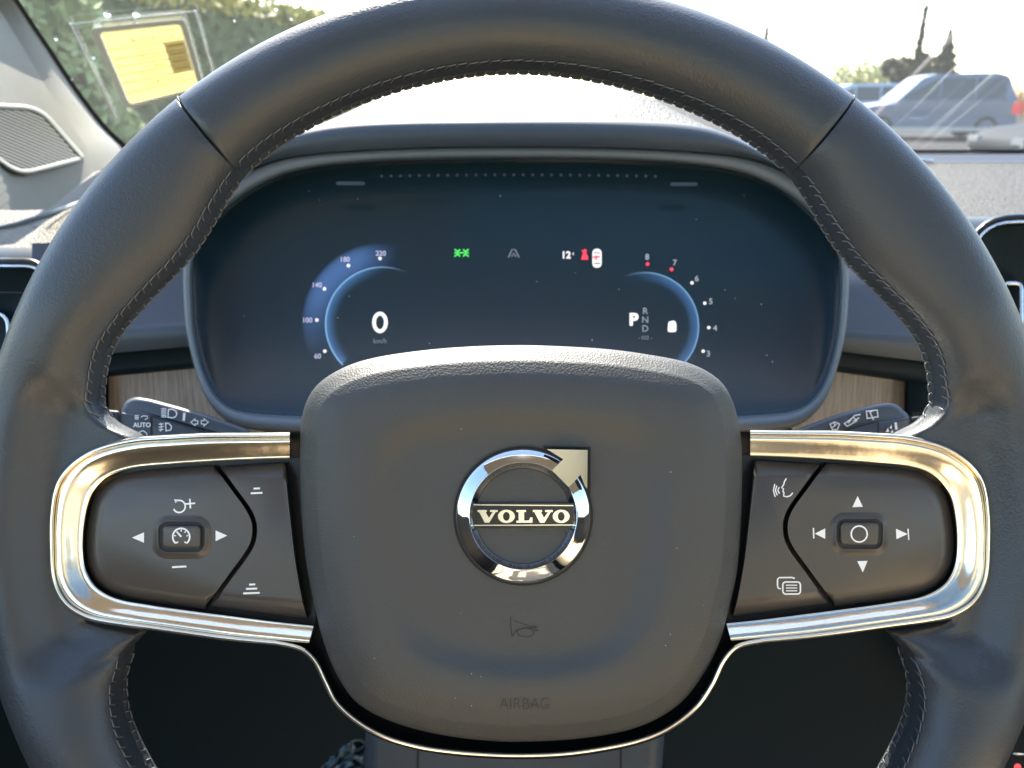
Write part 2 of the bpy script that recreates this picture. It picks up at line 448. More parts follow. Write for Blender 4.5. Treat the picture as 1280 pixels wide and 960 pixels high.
# ---- metal trim ------------------------------------------------------------
OUT_L = [(362, 540), (310, 540.5), (259, 541), (210, 543.5), (165, 547), (118, 559), (87, 578), (68, 603), (60.5, 640), (59.5, 687), (63, 728), (78, 757), (106, 775), (140, 782.5), (187, 789), (281, 802), (344, 808)]
IN_L = [(362, 573), (310, 575), (259, 578), (210, 581.5), (165, 586), (134, 597), (115, 619), (106.5, 650), (104, 687), (108, 713), (121, 734), (146, 748), (187, 756), (228, 762), (290, 770), (345, 777), (392, 782)]
TUBEC = [(377, 813), (392, 826), (404, 850), (418, 877), (442, 901), (477, 921), (520, 934), (565, 941), (619, 945), (665, 945.5), (712, 943), (760, 936), (800, 927), (837, 912), (871, 885), (892, 855), (906, 826), (921, 810)]
DT = 0.2590     # trim front depth
OUT_R = [MIR(p) for p in OUT_L][::-1]; IN_R = [MIR(p) for p in IN_L][::-1]
def dtrim(x, y):       # the hub's lower arc leans slightly away
    return DT
path = cr_spline(OUT_L, 150, False)
pathin = offset_open(path, -7)      # towards inside for this direction
path_r = cr_spline(OUT_R, 150, False); pathin_r = offset_open(path_r, -7)
mid_o = cr_spline([OUT_L[-1]] + [(x, y+3.5) if 430 < x < 870 else (x-2.5 if x < 650 else x+2.5, y+2.5) for x, y in TUBEC] + [OUT_R[0]], 160, False)
mid_i = offset_open(mid_o, -7)
def whole(off):
    return offset_open(FULL, -off)
FULL = path[:-1] + mid_o + path_r[1:]
prof = [(0.3, .010), (0.0, .0035), (0.8, .0014), (2.2, .0003), (4.0, 0), (5.8, .0001), (7.4, .0008), (8.2, .0018), (8.4, .007)]
mb = MB(); loops = [loop3(whole(o), DT+z-.0006) for o, z in prof]
mb.loft(loops, closed=False)
edge = mb.build('trim_strip', TRIM, wheel); tag(edge, 'thin bright metal strip running under the hub and round both button fields')
def bezel(outp, inp, name, lab):
    o = offset_open(outp, -6.6); n = len(o); i_ = cr_spline(inp, n, False)
    us = [(0, .0030), (.03, .0014), (.08, .0007), (.16, .0005), (.25, .0006), (.35, .0009), (.45, .0013), (.55, .0018), (.65, .0022), (.75, .0026), (.84, .0029), (.92, .0030), (.97, .0030), (.99, .0033), (1.0, .0044), (1.0, .010)]
    mb = MB(); mb.loft([[W(a[0]*(1-u)+b[0]*u, a[1]*(1-u)+b[1]*u, DT+z) for a, b in zip(o, i_)] for u, z in us], closed=False)
    tag(mb.build(name, TRIM, wheel), lab)
OUTB_L = cr_spline(OUT_L[:-1]+[(344, 808), (385, 812)], 150, False)
bezel(OUTB_L, IN_L, 'spoke_bezel', 'satin metal bezel round the speed control buttons')
OUTB_R = cr_spline([(915, 809)]+OUT_R, 150, False)
bezel(OUTB_R, IN_R, 'spoke_bezel', 'satin metal bezel round the media buttons')

# ---- black hub backing -----------------------------------------------------
core = FULL[:]
mb = MB(); slab(mb, inset(core, 2.5), DT+.0105, .014)
mb.build('hub_backing', GLOSSBLACK, wheel, smooth=False)

# ---- airbag pad ------------------------------------------------------------
PAD = [(375, 566), (376.5, 528), (382, 505), (393, 485), (412, 469), (443, 454), (485, 444), (560, 435), (640, 431.5), (705, 433), (765, 437), (815, 444), (855, 452), (882, 463), (902, 478), (914, 497),
       (921.5, 520), (927, 556), (927.5, 594), (926, 650), (921, 715), (912, 756), (901, 798), (882, 838), (849, 880), (800, 908), (735, 922), (665, 927), (619, 926.5), (560, 920), (495, 904), (447, 879), (421, 843), (403, 797), (389, 738), (380, 680), (376, 620)]
PADL = cr_spline(PAD, 200)
PCX, PCY = 650, 682
DP = 0.2500
def padloop(s, h, ins=0):
    P = inset(PADL, ins) if ins else PADL
    return [W(PCX+(x-PCX)*s, PCY+(y-PCY)*s, DP+.0076-h) for x, y in P]
def padh(s):  # for the inner part
    return interp([(0, .0045), (.50, .0045), (.57, .0048), (.61, .0057), (.66, .0073), (.70, .0077), (.80, .0077), (1, .0070)], s)
loops = [padloop(1, -.020), padloop(1, -.004), padloop(1, -.0035, .4), padloop(1, -.0020, 2.5), padloop(1, -.0006, 6), padloop(1, .0008, 10), padloop(1, .0022, 14.5), padloop(1, .0034, 18), padloop(1, .0040, 20), padloop(1, .0043, 22),
         padloop(1, .0050, 27), padloop(1, .0061, 35), padloop(1, .0069, 43), padloop(1, .0074, 52)]
for s in (.74, .70, .67, .645, .62, .595, .57, .54, .50, .42, .3, .15, .02): loops.append(padloop(s, padh(s)))
mb = MB(); mb.loft(loops, cap1=True)
pad = mb.build('airbag_cover', PADM, wheel)
def pd(x, y):   # pad surface depth, near centre
    s = max(abs(x-PCX)/270, abs(y-PCY)/245)
    return DP+.0076-padh(s)-.00012
mb = MB(); text_polys(mb, 'AIRBAG', 656, 879.5, 15, lambda x, y: DP-.00005, bold=-.022, sx=.86)
mb.build('airbag_lettering', ENGRAVE, pad, smooth=False)
mb = MB()
stroke(mb, [(638.5, 771), (638.5, 783), (640, 796)], 1.3, pd); stroke(mb, [(640, 796), (645, 788.5), (650, 786.2), (658, 785), (671, 784.5)], 1.2, pd)
stroke(mb, circle(657, 790.5, 10.5, 28, ry=5.6), 1.2, pd, closed=True); stroke(mb, [(668, 787.2), (673, 788.4)], 1.6, pd); stroke(mb, [(643, 776), (662, 782.5), (672.5, 782.8)], .8, pd)
mb.build('horn_symbol', ENGRAVE, pad, smooth=False)

# ---- emblem ----------------------------------------------------------------
DE = DP+.0076-.0045     # surface of pad recess
EX, EY = 654, 645
ARB = 45
def corner(cxy, r0, k):  # outline circle with square arrow corner top right, offset k
    r = 84+k; pts = []
    a_end = 90-19; a_start = 19
    # counter from 71deg anticlockwise (math angle) all the way to 19deg
    for i in range(90):
        a = 71+(378-70-2)*i/89; pts.append((EX+r*math.cos(R(a)), EY-r*math.sin(R(a))))
    pts += [(735+k, 612+k), (735+k, 562-k), (682-k, 561-k)]
    return pts
mb = MB(); prism(mb, corner(None, 0, 3.2), DE-.0006, .004); prism(mb, [], 0) if False else None
mb.build('emblem_base', GLOSSBLACK, pad, smooth=False)
mb = MB()
inner = circle(EX, EY, 59, 96)
mb.build('x', CHROME) if False else None
# ring: lofted loops round the circle
def ringloop(r, z): return [W(EX+r*math.cos(2*math.pi*i/128), EY-r*math.sin(2*math.pi*i/128), DE-z) for i in range(128)]
mb = MB(); mb.loft([ringloop(84, .0004), ringloop(84, .0008), ringloop(82.5, .0012), ringloop(81.5, .0014), ringloop(76, .00215), ringloop(70, .0030), ringloop(68, .00327), ringloop(67.5, .00333), ringloop(67.0, .0033), ringloop(66.2, .0029), ringloop(63, .0016), ringloop(60, .0008), ringloop(60, .0004)])
mb.build('emblem_ring', CHROME, pad, angle=28)
mb = MB()   # arrow: shaft + head
prism(mb, [(690, 588), (704, 574), (687, 563.5), (683.5, 561.5), (734.5, 562.5), (734, 611), (731.5, 608), (725.5, 593.5), (711, 609)], DE-.0034, .0012)
ARM = mat('arrow_metal', (0.40, 0.41, 0.40), 0.12, metal=1.0)
mb.build('emblem_arrow', ARM, pad, smooth=False)
# disc in the middle shows the pad plastic
mb = MB(); prism(mb, circle(EX, EY, 59.2, 64), DE-.0008, .0006); mb.build('emblem_disc', PADM, pad, smooth=False)
mb = MB()
def barpoly(y0, y1, r):
    q = [];
    for y in (y0, y1):
        q.append(math.sqrt(r*r-(y-EY)**2))
    return [(EX-q[0], y0), (EX+q[0], y0), (EX+q[1], y1), (EX-q[1], y1)]
prism(mb, barpoly(629, 660.5, 66.5), DE-.0018, .0015)
mb.build('emblem_bar', BARM, pad, smooth=False)
mb = MB()
stroke(mb, [(592, 631), (718, 632)], 1.2, DE-.0020); stroke(mb, [(592, 656.6), (718, 656.2)], 1.0, DE-.0020)
mb.build('bar_edge_line', LETTER, pad, smooth=False)
mb = MB()
def glyphV(x, w):
    y0, y1 = 637.5, 653.3; d = DE-.0027
    polys = [[(x, y0), (x+w*.46, y0), (x+w*.46, y0+2.4), (x+w*.40, y0+2.6), (x+w*.60, y1-4.5), (x+w*.5, y1), (x+w*.36, y1), (x+w*.08, y0+2.6), (x, y0+2.4)],
             [(x+w*.62, y0), (x+w, y0), (x+w, y0+2.4), (x+w*.90, y0+2.6), (x+w*.58, y1), (x+w*.46, y1), (x+w*.50, y1-4), (x+w*.76, y0+2.6), (x+w*.62, y0+2.4)]]
    for k, p in enumerate(polys): prism(mb, p, d-.00003*k, .0009)
def glyphO(x, w):
    c = (x+w/2, 645.4); n = 32
    o = circle(*c, w/2, n, ry=8.3); i = circle(*c, w/2-6.2, n, ry=5.6); d = DE-.0027
    mb.loft([loop3(o, d+.0009), loop3(o, d), loop3(i, d), loop3(i, d+.0009)])
def glyphL(x, w):
    y0, y1 = 637.5, 653.3; d = DE-.0027
    prism(mb, [(x, y0), (x+w*.60, y0), (x+w*.60, y0+2.4), (x+w*.48, y0+2.6), (x+w*.48, y1-2.6), (x+w*.80, y1-2.8), (x+w*.86, y1-6.5), (x+w, y1-6.5), (x+w, y1), (x, y1), (x, y1-2.4), (x+w*.14, y1-2.6), (x+w*.14, y0+2.6), (x, y0+2.4)], d, .0009)
glyphV(597, 25); glyphO(622.5, 21); glyphL(645.5, 20); glyphV(666, 25); glyphO(691, 21)
mb.build('emblem_lettering', LETTER, pad, smooth=False)

# ---- button fields -----------------------------------------------------------
DB = 0.2608
def field(side):
    M = (lambda p: p) if side < 0 else MIR
    lab = 'speed control' if side < 0 else 'media'
    base_in = [M(p) for p in IN_L]
    poly = inset(cr_spline(IN_L, 120, False)+[(392, 782), (384, 573)], -1)
    poly = [M(p) for p in poly]
    mb = MB(); prism(mb, poly, DB+.0066, .002); bed = mb.build('button_bed', GLOSSBLACK, wheel, smooth=False)
    # rocker: outer side (rounded)
    inn = cr_spline([(x, y) for x, y in IN_L], 160, False)
    ins = offset_open(inn, -4.5)
    left = [p for p in ins if (p[0] < 268 and p[1] < 670) or (p[0] < 257 and p[1] >= 670)]
    gapc = cr_spline([(271, 583), (293, 613), (312, 640), (318, 659), (314, 682), (290, 717), (259, 759)], 40, False)
    gl_ = offset_open(gapc, 2.6); gr_ = offset_open(gapc, -2.6)
    # direction: gapc runs top->bottom; offset +  = left
    if gl_[20][0] > gr_[20][0]: gl_, gr_ = gr_, gl_
    a = left + gl_[::-1]
    # left runs top(right end) -> round -> bottom ; close with gap from bottom to top
    a = [M(p) for p in a]
    mb = MB()
    loops = [loop3(a, DB+.004), loop3(a, DB+.0019), loop3(inset(a, 1.2), DB+.0014), loop3(inset(a, 1.2), DB+.0014)]
    # wide slope only along the outer side: move points inwards by 15 px where they lie on the outer edge
    n = len(left); inner_off = offset_open([p for p in left], -16)
    flat = []
    for i, p in enumerate(left):
        q = inner_off[i]
        flat.append(q)
    xtop = 283; xbot = 273
    gl_in = [p for p in gl_ if 598 < p[1] < 743]
    f = [q for q in flat] + gl_in[::-1]
    # resample both to the same count by nearest arc param
    def res(poly, n):
        L = [0]
        for u, v in zip(poly, poly[1:]): L.append(L[-1]+math.hypot(v[0]-u[0], v[1]-u[1]))
        out = []; k = 0
        for i in range(n):
            t = L[-1]*i/(n-1)
            while k < len(L)-2 and L[k+1] < t: k += 1
            w = (t-L[k])/max(1e-9, L[k+1]-L[k]); out.append((poly[k][0]*(1-w)+poly[k+1][0]*w, poly[k][1]*(1-w)+poly[k+1][1]*w))
        return out
    o1 = res(left, 100); o2 = res(gl_[::-1], 40)
    i1 = res(flat, 100); i2 = res(([ (gl_[-1][0]+12, 743)] if False else [])+gl_in[::-1], 40)
    O = [M(p) for p in o1+o2]; I = [M(p) for p in i1+i2]
    mb = MB(); mb.loft([loop3(O, DB+.008), loop3(O, DB+.0050), loop3([((a_[0]*.93+b_[0]*.07), (a_[1]*.93+b_[1]*.07)) for a_, b_ in zip(O, I)], DB+.0044),
                        loop3([((a_[0]*.10+b_[0]*.90), (a_[1]*.10+b_[1]*.90)) for a_, b_ in zip(O, I)], DB+.0002), loop3(I, DB)], cap1=True)
    rk = mb.build('rocker_button', BUTTON, wheel, angle=50)
    tag(rk, lab+' rocker button with a small centre button')
    # inner side panel
    if side < 0: pp = [(276, 583, 2), (357, 578.5, 3), (360, 610, 4), (364, 656, 8), (371, 710, 8), (381, 764, 6), (383, 772, 2), (265, 758.5, 2)]
    else: pp = [(276, 583, 2), (358, 578.5, 3), (361, 610, 4), (364, 656, 8), (371, 710, 8), (381, 764, 6), (384, 773, 2), (265, 758.5, 2)]
    gapin = gr_
    q1 = [(x, y) for x, y in gapin if 585 < y < 757]
    outer_side = cr_spline([(357, 578.5), (360, 610), (365, 656), (371, 705), (380, 755), (384, 773)], 30, False)
    P = [M(p) for p in res([(277, 583.5)]+outer_side, 50) + res([(266, 757.5)]+q1[::-1], 50)]
    Qi = [M(p) for p in res([(286, 596)]+[(x-1.5, y) for x, y in outer_side if 594 < y < 757], 50) + res([(280, 744)]+[(x+1, y) for x, y in q1 if 598 < y < 742][::-1], 50)]
    mb = MB(); mb.loft([loop3(P, DB+.008), loop3(P, DB+.0045), loop3([((a_[0]*.94+b_[0]*.06), (a_[1]*.94+b_[1]*.06)) for a_, b_ in zip(P, Qi)], DB+.0040),
                        loop3([((a_[0]*.08+b_[0]*.92), (a_[1]*.08+b_[1]*.92)) for a_, b_ in zip(P, Qi)], DB+.0002), loop3(Qi, DB)], cap1=True)
    sb = mb.build('side_button', BUTTON, wheel, angle=50)
    tag(sb, 'narrow button beside the '+lab+' rocker')
    return rk, sb
rkL, sbL = field(-1); rkR, sbR = field(1)
def centre_btn(cx, cy, rk, lab):
    # soft raised lip, black groove, cap
    mb = MB()
    A = rrect(cx-38, cy-27, cx+38, cy+28, 20, 8); B = rrect(cx-29, cy-19, cx+29, cy+19, 11, 8)
    mb.loft([loop3(A, DB+.00002), loop3(inset(A, 2), DB-.00012), loop3(inset(A, 6), DB-.0004), loop3(inset(B, -1.5), DB-.0010), loop3(B, DB-.0010), loop3(inset(B, 1), DB+.0000)])
    mb.build('button_surround', BUTTON, rk)
    mb = MB(); prism(mb, inset(B, -.3), DB-.0006, .0004); mb.build('button_groove', RUBBER, rk, smooth=False)
    mb = MB(); slab(mb, inset(B, 5), DB-.0017, .001, 3, .0006, 3); mb.build('centre_button', BUTTON, rk, angle=60)
centre_btn(227, 671, rkL, 'speed'); centre_btn(1074.5, 667, rkR, 'media')
d1 = DB-.00015; d2 = DB-.0019
mb = MB()
stroke(mb, circle(224, 633, 7.6, 26, a0=130, a1=-155), 1.9, d1); prism(mb, [(217.5, 624), (223, 624.5), (219.5, 629)], d1)
stroke(mb, [(231.5, 630), (244, 629)], 2, d1); stroke(mb, [(237.3, 623.5), (238, 635.5)], 2, d1-.00002)
prism(mb, [(165, 672), (180, 665.5), (180, 678.5)], d1); prism(mb, [(284, 669.5), (269.5, 663), (269.5, 676.5)], d1)
stroke(mb, [(215, 709), (233, 708)], 2.3, d1)
mb.build('control_icons', ICON, rkL, smooth=False)
mb = MB()
stroke(mb, circle(226.5, 671, 10.6, 26, a0=228, a1=-48), 2.1, d2); stroke(mb, [(226.5, 671), (221, 664.5)], 2.2, d2-.00002)
for a in (90, 50, 10, 130, 170): stroke(mb, [(226.5+6.6*math.cos(R(a)), 671-6.6*math.sin(R(a))), (226.5+9*math.cos(R(a)), 671-9*math.sin(R(a)))], 1.4, d2-.00002)
stroke(mb, [(219.5, 679), (222.8, 677.2)], 1.6, d2-.00002); stroke(mb, [(233.5, 679), (230.4, 677.2)], 1.6, d2-.00002)
mb.build('gauge_icon', ICON, rkL, smooth=False)
mb = MB()
stroke(mb, [(317, 610.8), (325, 610.4)], 2.3, d1); stroke(mb, [(313.5, 616.6), (328, 616)], 2.3, d1); mb.build('near_distance_icon', ICON, sbL, smooth=False); mb = MB()
stroke(mb, [(311.5, 730.8), (319, 730.4)], 2.3, d1); stroke(mb, [(307.5, 736.2), (321.5, 735.6)], 2.3, d1); stroke(mb, [(304, 741.7), (324.5, 741)], 2.3, d1)
mb.build('far_distance_icon', ICON, sbL, smooth=False)
mb = MB()
prism(mb, [(1072, 620), (1065.5, 634), (1078.5, 633.5)], d1); prism(mb, [(1078.5, 715.5), (1071.5, 701.5), (1084.5, 701)], d1)
prism(mb, [(1018.5, 667), (1031.5, 660.5), (1031.5, 673.5)], d1); stroke(mb, [(1016.8, 660), (1017.2, 673)], 1.7, d1)
prism(mb, [(1134.5, 667.5), (1120, 661), (1120.5, 674)], d1); stroke(mb, [(1135, 661), (1136, 675)], 1.7, d1)
mb.build('control_icons', ICON, rkR, smooth=False)
mb = MB(); stroke(mb, circle(1074, 667.5, 10, 32), 1.9, d2, closed=True); mb.build('circle_icon', ICON, rkR, smooth=False)
mb = MB()
face = [(983, 598), (980.5, 602), (979.5, 606), (977, 609.5), (979.5, 611), (978.5, 614), (980, 616), (979.5, 620), (984, 621), (988, 619.5), (991, 616)]
stroke(mb, face, 1.6, d1)
for r_, x in ((4, 973), (6, 970), (8, 967.5)): stroke(mb, [(x+1, 613-r_), (x-.8, 613), (x+1.5, 613+r_)], 1.5, d1)
mb.build('voice_icon', ICON, sbR, smooth=False); mb = MB()
stroke(mb, rrect(978.5, 727.5, 1000.5, 742.5, 3.5, 3), 1.8, d1, closed=True)
stroke(mb, [(976, 736), (972.5, 735), (971.8, 731), (972, 724), (974, 722), (990, 721.8), (993.5, 723)], 1.8, d1)
for y in (731.5, 735, 738.5): stroke(mb, [(982.5, y), (996.5, y)], 1.2, d1)
mb.build('card_icon', ICON, sbR, smooth=False)

# ================================================================== STALKS
def stalk(name, outline, label, knob, dark, seg, icons):
    c = W(sum(p[0] for p in outline)/len(outline), 560, .39)
    t = thing(name, label, 'stalk', c)
    mb = MB(); slab(mb, roundpoly(outline, 6, 4), lambda x, y: .375, .014, 6, .0035, 4); mb.build('lever', STALK, t)
    mb = MB(); slab(mb, roundpoly(seg, 2, 3), .3735, .010, 2.0, .0010, 3); mb.build('rotary_ring', STALK, t)
    mb = MB(); slab(mb, roundpoly(knob, 3, 3), .3765, .010, 2.5, .002, 3)
    mb.build('end_knob', STALK, t)
    mb = MB()
    for k in range(5):
        x = knob[0][0]+(knob[1][0]-knob[0][0])*(k+.6)/5.4
        stroke(mb, [(x, 514.5), (x+2.5, 531)], 1.0, .3762)
    mb.build('knob_ribs', GROOVE, t, smooth=False)
    mb = MB()
    for p in dark: stroke(mb, p, 1.6, .3731)  # dark lines between the lever segments
    mb.build('segment_line', GROOVE, t, smooth=False)
    mb = MB(); icons(mb); mb.build('stalk_icons', ICON, t, smooth=False)
    return t
DS = .3728
def iconsL(mb):
    # main beam lamp
    stroke(mb, [(210.5, 512), (216, 511.5), (220, 514), (221, 517.5), (219.5, 521), (216, 522.3), (210, 521.5)], 1.4, DS+.0015, closed=True)
    for y in (511, 513.6, 516.2, 518.8, 521): stroke(mb, [(201.5, y), (208, y+.3)], 1.3, DS+.0015)
    stroke(mb, [(230.5, 516), (229.6, 526)], 3, DS+.0015)
    # turn arrows
    for s, x in ((-1, 243.8), (1, 255)):
        stroke(mb, [(x+s*5.3, 527.8), (x, 523.6), (x, 525.8), (x-s*3.4, 525.8), (x-s*3.4, 530), (x, 530), (x, 532.2)], 1.1, DS+.0015, closed=True)
    text_polys(mb, 'AUTO', 177.5, 531, 5.6, DS-.0001, bold=.025, sx=.98)
    stroke(mb, [(176, 521.5), (179, 519.8), (184, 520.2), (184.5, 523), (181, 524.4)], 1.1, DS-.0001); 
    for y in (519.5, 521.5, 523.5): stroke(mb, [(168.5, y), (173.5, y+.2)], 1.1, DS-.0001)
    stroke(mb, [(174, 543), (175, 539.5), (179, 538.4), (183, 541), (183.8, 544)], 1.2, DS-.0001); stroke(mb, [(167, 541), (172, 539.8)], 1.2, DS-.0001)
    # fog lamp
    stroke(mb, [(207, 529), (211, 529.2), (214.5, 533), (213.5, 537.5), (207.5, 538.5)], 1.4, DS-.0001, closed=True)
    for y in (530.5, 534, 537.5): stroke(mb, [(198.5, y), (204.5, y-.8)], 1.2, DS-.0001)
    stroke(mb, [(200.5, 528.5), (202, 533), (200.5, 539.5)], 1.1, DS-.0002)
stalk('lamp_stalk', [(151, 515), (157, 501), (169, 496), (187, 498.5), (226, 509), (263, 519.5), (312, 537), (330, 560), (200, 566), (152, 548)],
      'dark plastic lever reading AUTO with lamp symbols behind the left spoke',
      [(130, 512), (149, 513.5), (150.5, 534), (134, 534)], [[(188.8, 520), (188.8, 560)], [(189, 520.3), (225, 530.5), (252, 539.5)], [(150.5, 512), (150.5, 534)]],
      [(151.5, 515.5), (187.5, 519.5), (220, 529.5), (255, 541), (262, 560), (153, 560)], iconsL)
def iconsR(mb):
    e = DS+.0015
    # rear wiper window
    stroke(mb, [(1083, 514), (1096.5, 512.5), (1097.5, 521), (1084, 523)], 1.3, e, closed=True); stroke(mb, [(1087, 514.5), (1092, 525)], 1.3, e-.0001); stroke(mb, [(1087, 515), (1090.5, 514)], 1.2, e-.0001)
    # front wash
    stroke(mb, [(1055.5, 529.5), (1059, 533), (1071, 526), (1067, 521.5)], 1.2, e, closed=True); stroke(mb, [(1060, 529), (1068, 519.5), (1075.5, 518)], 1.4, e-.0001); stroke(mb, [(1066, 527), (1074, 522)], 1.3, e-.0001)
    # front wiper
    stroke(mb, [(1037.5, 530), (1044, 527.5), (1049.5, 530), (1046.5, 537), (1040.5, 537)], 1.2, e, closed=True); stroke(mb, [(1039.5, 535.5), (1046, 529.5)], 1.1, e-.0001)
    stroke(mb, [(1042, 527), (1044, 533)], 1.0, e-.0002)
    stroke(mb, [(1119.5, 528), (1120.5, 537)], 3, DS-.0001)
    prism(mb, [(1107, 540), (1110, 534.5), (1111.5, 540)], DS-.0001); prism(mb, [(1112, 535), (1114.5, 530.5), (1115, 536)], DS-.0001)
    prism(mb, [(1113, 541), (1115.5, 537), (1117, 541)], DS-.0001)
stalk('wiper_stalk', [(980, 545), (1010, 531), (1049, 517), (1092, 506), (1110, 503), (1122, 506), (1137, 520), (1138, 534), (1120, 566), (990, 566)],
      'dark plastic lever with window wiper symbols behind the right spoke',
      [(1152, 520), (1139, 521), (1139, 538), (1154, 536)], [[(1098, 527), (1098.5, 556)], [(1097.5, 527.3), (1078, 532), (1056, 538.5)], [(1138.5, 519), (1138.5, 534)]],
      [(1060, 537.5), (1098, 527.5), (1136.5, 521), (1137, 534), (1130, 560), (1050, 560)], iconsR)

# ================================================================== INSTRUMENT CLUSTER
cl = thing('instrument_cluster', 'wide black driver display under a curved hood, lit gauges reading 0 and P', 'instrument cluster', W(645, 520, .45))
def sym(left, cx=645): return left + [(2*cx-x, y) for x, y in left[::-1] if abs(x-cx) > 1]
INN = [(645, 196.5), (520, 198), (430, 203), (370, 212), (335, 224), (300, 244), (272, 268), (252, 292), (241, 318), (238, 345), (239, 380), (242, 418), (253, 465), (269, 496), (287, 511), (312, 518), (400, 523), (520, 525), (645, 526)]
OUTC = [(645, 183), (520, 184.5), (430, 189), (370, 195), (330, 205), (290, 224), (260, 248), (240, 280), (231, 318), (229.5, 345), (230.5, 380), (234, 416), (246, 466), (261, 502), (284, 526), (312, 536), (400, 541), (520, 543), (645, 543)]
def closed_sym(l):
    q = l + [(1290-x, y) for x, y in l[-2:0:-1]]
    return cr_spline(q, 240)
inn = closed_sym(INN); outc = closed_sym(OUTC)
def mixp(a, b, u): return [(p[0]*(1-u)+q[0]*u, p[1]*(1-u)+q[1]*u) for p, q in zip(a, b)]
def dcl(x, y): return .420-.00006*(y-360)
mb = MB(); mb.loft([loop3(inset(outc, -1), dd(dcl, .03)), loop3(outc, dd(dcl, .002)), loop3(mixp(outc, inn, .2), dd(dcl, 0)), loop3(mixp(outc, inn, .8), dd(dcl, .0005)), loop3(inn, dd(dcl, .003)), loop3(inset(inn, 2), dd(dcl, .012))])
mb.build('frame', FRAME, cl)
def dgl(x, y): return .452-.00010*(y-360)
mb = MB(); mb.loft([loop3(inset(inn, 1.5), dd(dcl, .010)), loop3(inset(inn, 4), dd(dgl, 0)), loop3(inset(inn, 9), dd(dgl, .001))], cap1=True)
glass = mb.build('display_glass', GLASSBLK, cl, angle=30)
# hood brow: from the frame up to the crest, then a domed top falling towards the windshield
CREST = [(222, 330), (236, 282), (262, 240), (300, 203), (345, 175), (384, 161), (430, 153), (500, 149), (570, 148), (645, 147.5), (720, 148), (790, 150), (850, 154), (885, 160), (917, 171), (949, 188), (985, 216), (1020, 252), (1050, 298), (1066, 335)]
crest = cr_spline(CREST, 90, False)
outtop = cr_spline([(231, 335), (240, 280), (260, 248), (290, 224), (330, 205), (370, 195), (430, 189), (520, 184.5), (645, 183), (770, 184.5), (860, 189), (920, 195), (960, 205), (1000, 224), (1030, 248), (1050, 280), (1059, 335)], 90, False)
mb = MB(); mb.loft([loop3(offset_open(outtop, 0), .427), loop3(mixp(outtop, crest, .35), .4225), loop3(mixp(outtop, crest, .7), .422), loop3(mixp(outtop, crest, .93), .424), loop3(crest, .429)], closed=False)
mb.build('hood_brow', HOODM, cl)
def domerow(v):   # v 0 at crest .. 1 far
    out = []
    for x, y in crest:
        d = .429+.20*v
        P = W(x, y, .429)
        rise = .026*math.sin(min(1, v*1.5)*math.pi*.5)*smooth01((330-abs(x-645))/200)
        drop = .05*max(0, v-.45)**1.3
        Q = Vector((P.x*(1+.12*v), P.y+.30*v, P.z+rise-drop*1.2-.01*v*max(0, abs(x-645)/400)))
        out.append(Q)
    return out
mb = MB(); mb.loft([domerow(v) for v in (0, .02, .05, .1, .17, .25, .35, .45, .55, .7, .85, 1)], closed=False)
mb.build('hood_top', DASHTOP, cl)
# hood perforations as reflected in the glass, built as small discs
mb = MB()
for i in range(30):
    x = 477+i*11.8; y = 218.5+.00006*(x-645)**2
    prism(mb, circle(x, y, 2.0, 8), lambda a, b: .4385, .0006)
mb.build('reflected_perforations', HOODM, cl, smooth=False)
mb = MB()
for x0, x1, yy in ((420, 456, 227), (838, 872, 228)):
    mb = MB(); prism(mb, rrect(x0, yy, x1, yy+4.5, 2, 3), .4385, .0006); mb.build('slot', HOODM, cl, smooth=False)

# display contents
def dI(x, y): return dgl(x, y)-.0012
def dJ(x, y): return dgl(x, y)-.0009
def grad_mat(name, col, s, centre, r0, r1, fall):
    """screen picture glow: emission that falls off around the gauge (the display really shows this gradient)"""
    m = mat(name, (0.014, 0.034, 0.048), 0.15, spec=.35, emit=col, estr=s)
    nt = m.node_tree; b = nt.nodes['Principled BSDF']
    at = nt.nodes.new('ShaderNodeAttribute'); at.attribute_name = 'glow'
    mu = nt.nodes.new('ShaderNodeMath'); mu.operation = 'MULTIPLY'; mu.inputs[1].default_value = s
    em = nt.nodes.new('ShaderNodeEmission'); em.inputs['Color'].default_value = (*col, 1); tr = nt.nodes.new('ShaderNodeBsdfTransparent'); ad = nt.nodes.new('ShaderNodeAddShader')
    out = [n for n in nt.nodes if n.type == 'OUTPUT_MATERIAL'][0]
    nt.links.new(at.outputs['Fac'], mu.inputs[0]); nt.links.new(mu.outputs[0], em.inputs['Strength'])
    nt.links.new(em.outputs[0], ad.inputs[0]); nt.links.new(tr.outputs[0], ad.inputs[1]); nt.links.new(ad.outputs[0], out.inputs['Surface'])
    return m
def glow_arc(name, cx, cy, r0, r1, a0, a1, m, fn, parent, n=60, k=6, dz=dJ):
    vs = []; g = []; fs = []
    for i in range(n+1):
        a = a0+(a1-a0)*i/n
        for j in range(k+1):
            r = r0+(r1-r0)*j/k; x = cx+r*math.cos(R(a)); y = cy-r*math.sin(R(a))
            vs.append(W(x, y, dz(x, y))); g.append(fn(i/n, j/k))
    for i in range(n):
        for j in range(k): q = i*(k+1)+j; fs.append((q, q+1, q+k+2, q+k+1))
    o = mesh(name, vs, fs, m, parent, smooth=False)
    at = o.data.attributes.new('glow', 'FLOAT', 'POINT')
    for i, v in enumerate(g): at.data[i].value = v
    return o
GB = grad_mat('gauge_blue', (0.09, 0.19, 0.48), .15, 0, 0, 0, 0)
GL = grad_mat('gauge_light_blue', (0.10, 0.27, 0.62), .13, 0, 0, 0, 0)
GN = grad_mat('gauge_line', (0.25, 0.5, 0.8), .24, 0, 0, 0, 0)
def f_band(u, v): return smooth01(u/.3)*min(1, (1-v)/.12+.3)*(1-smooth01((u-.45)/.5))*(.55+.45*math.sin(v*math.pi))
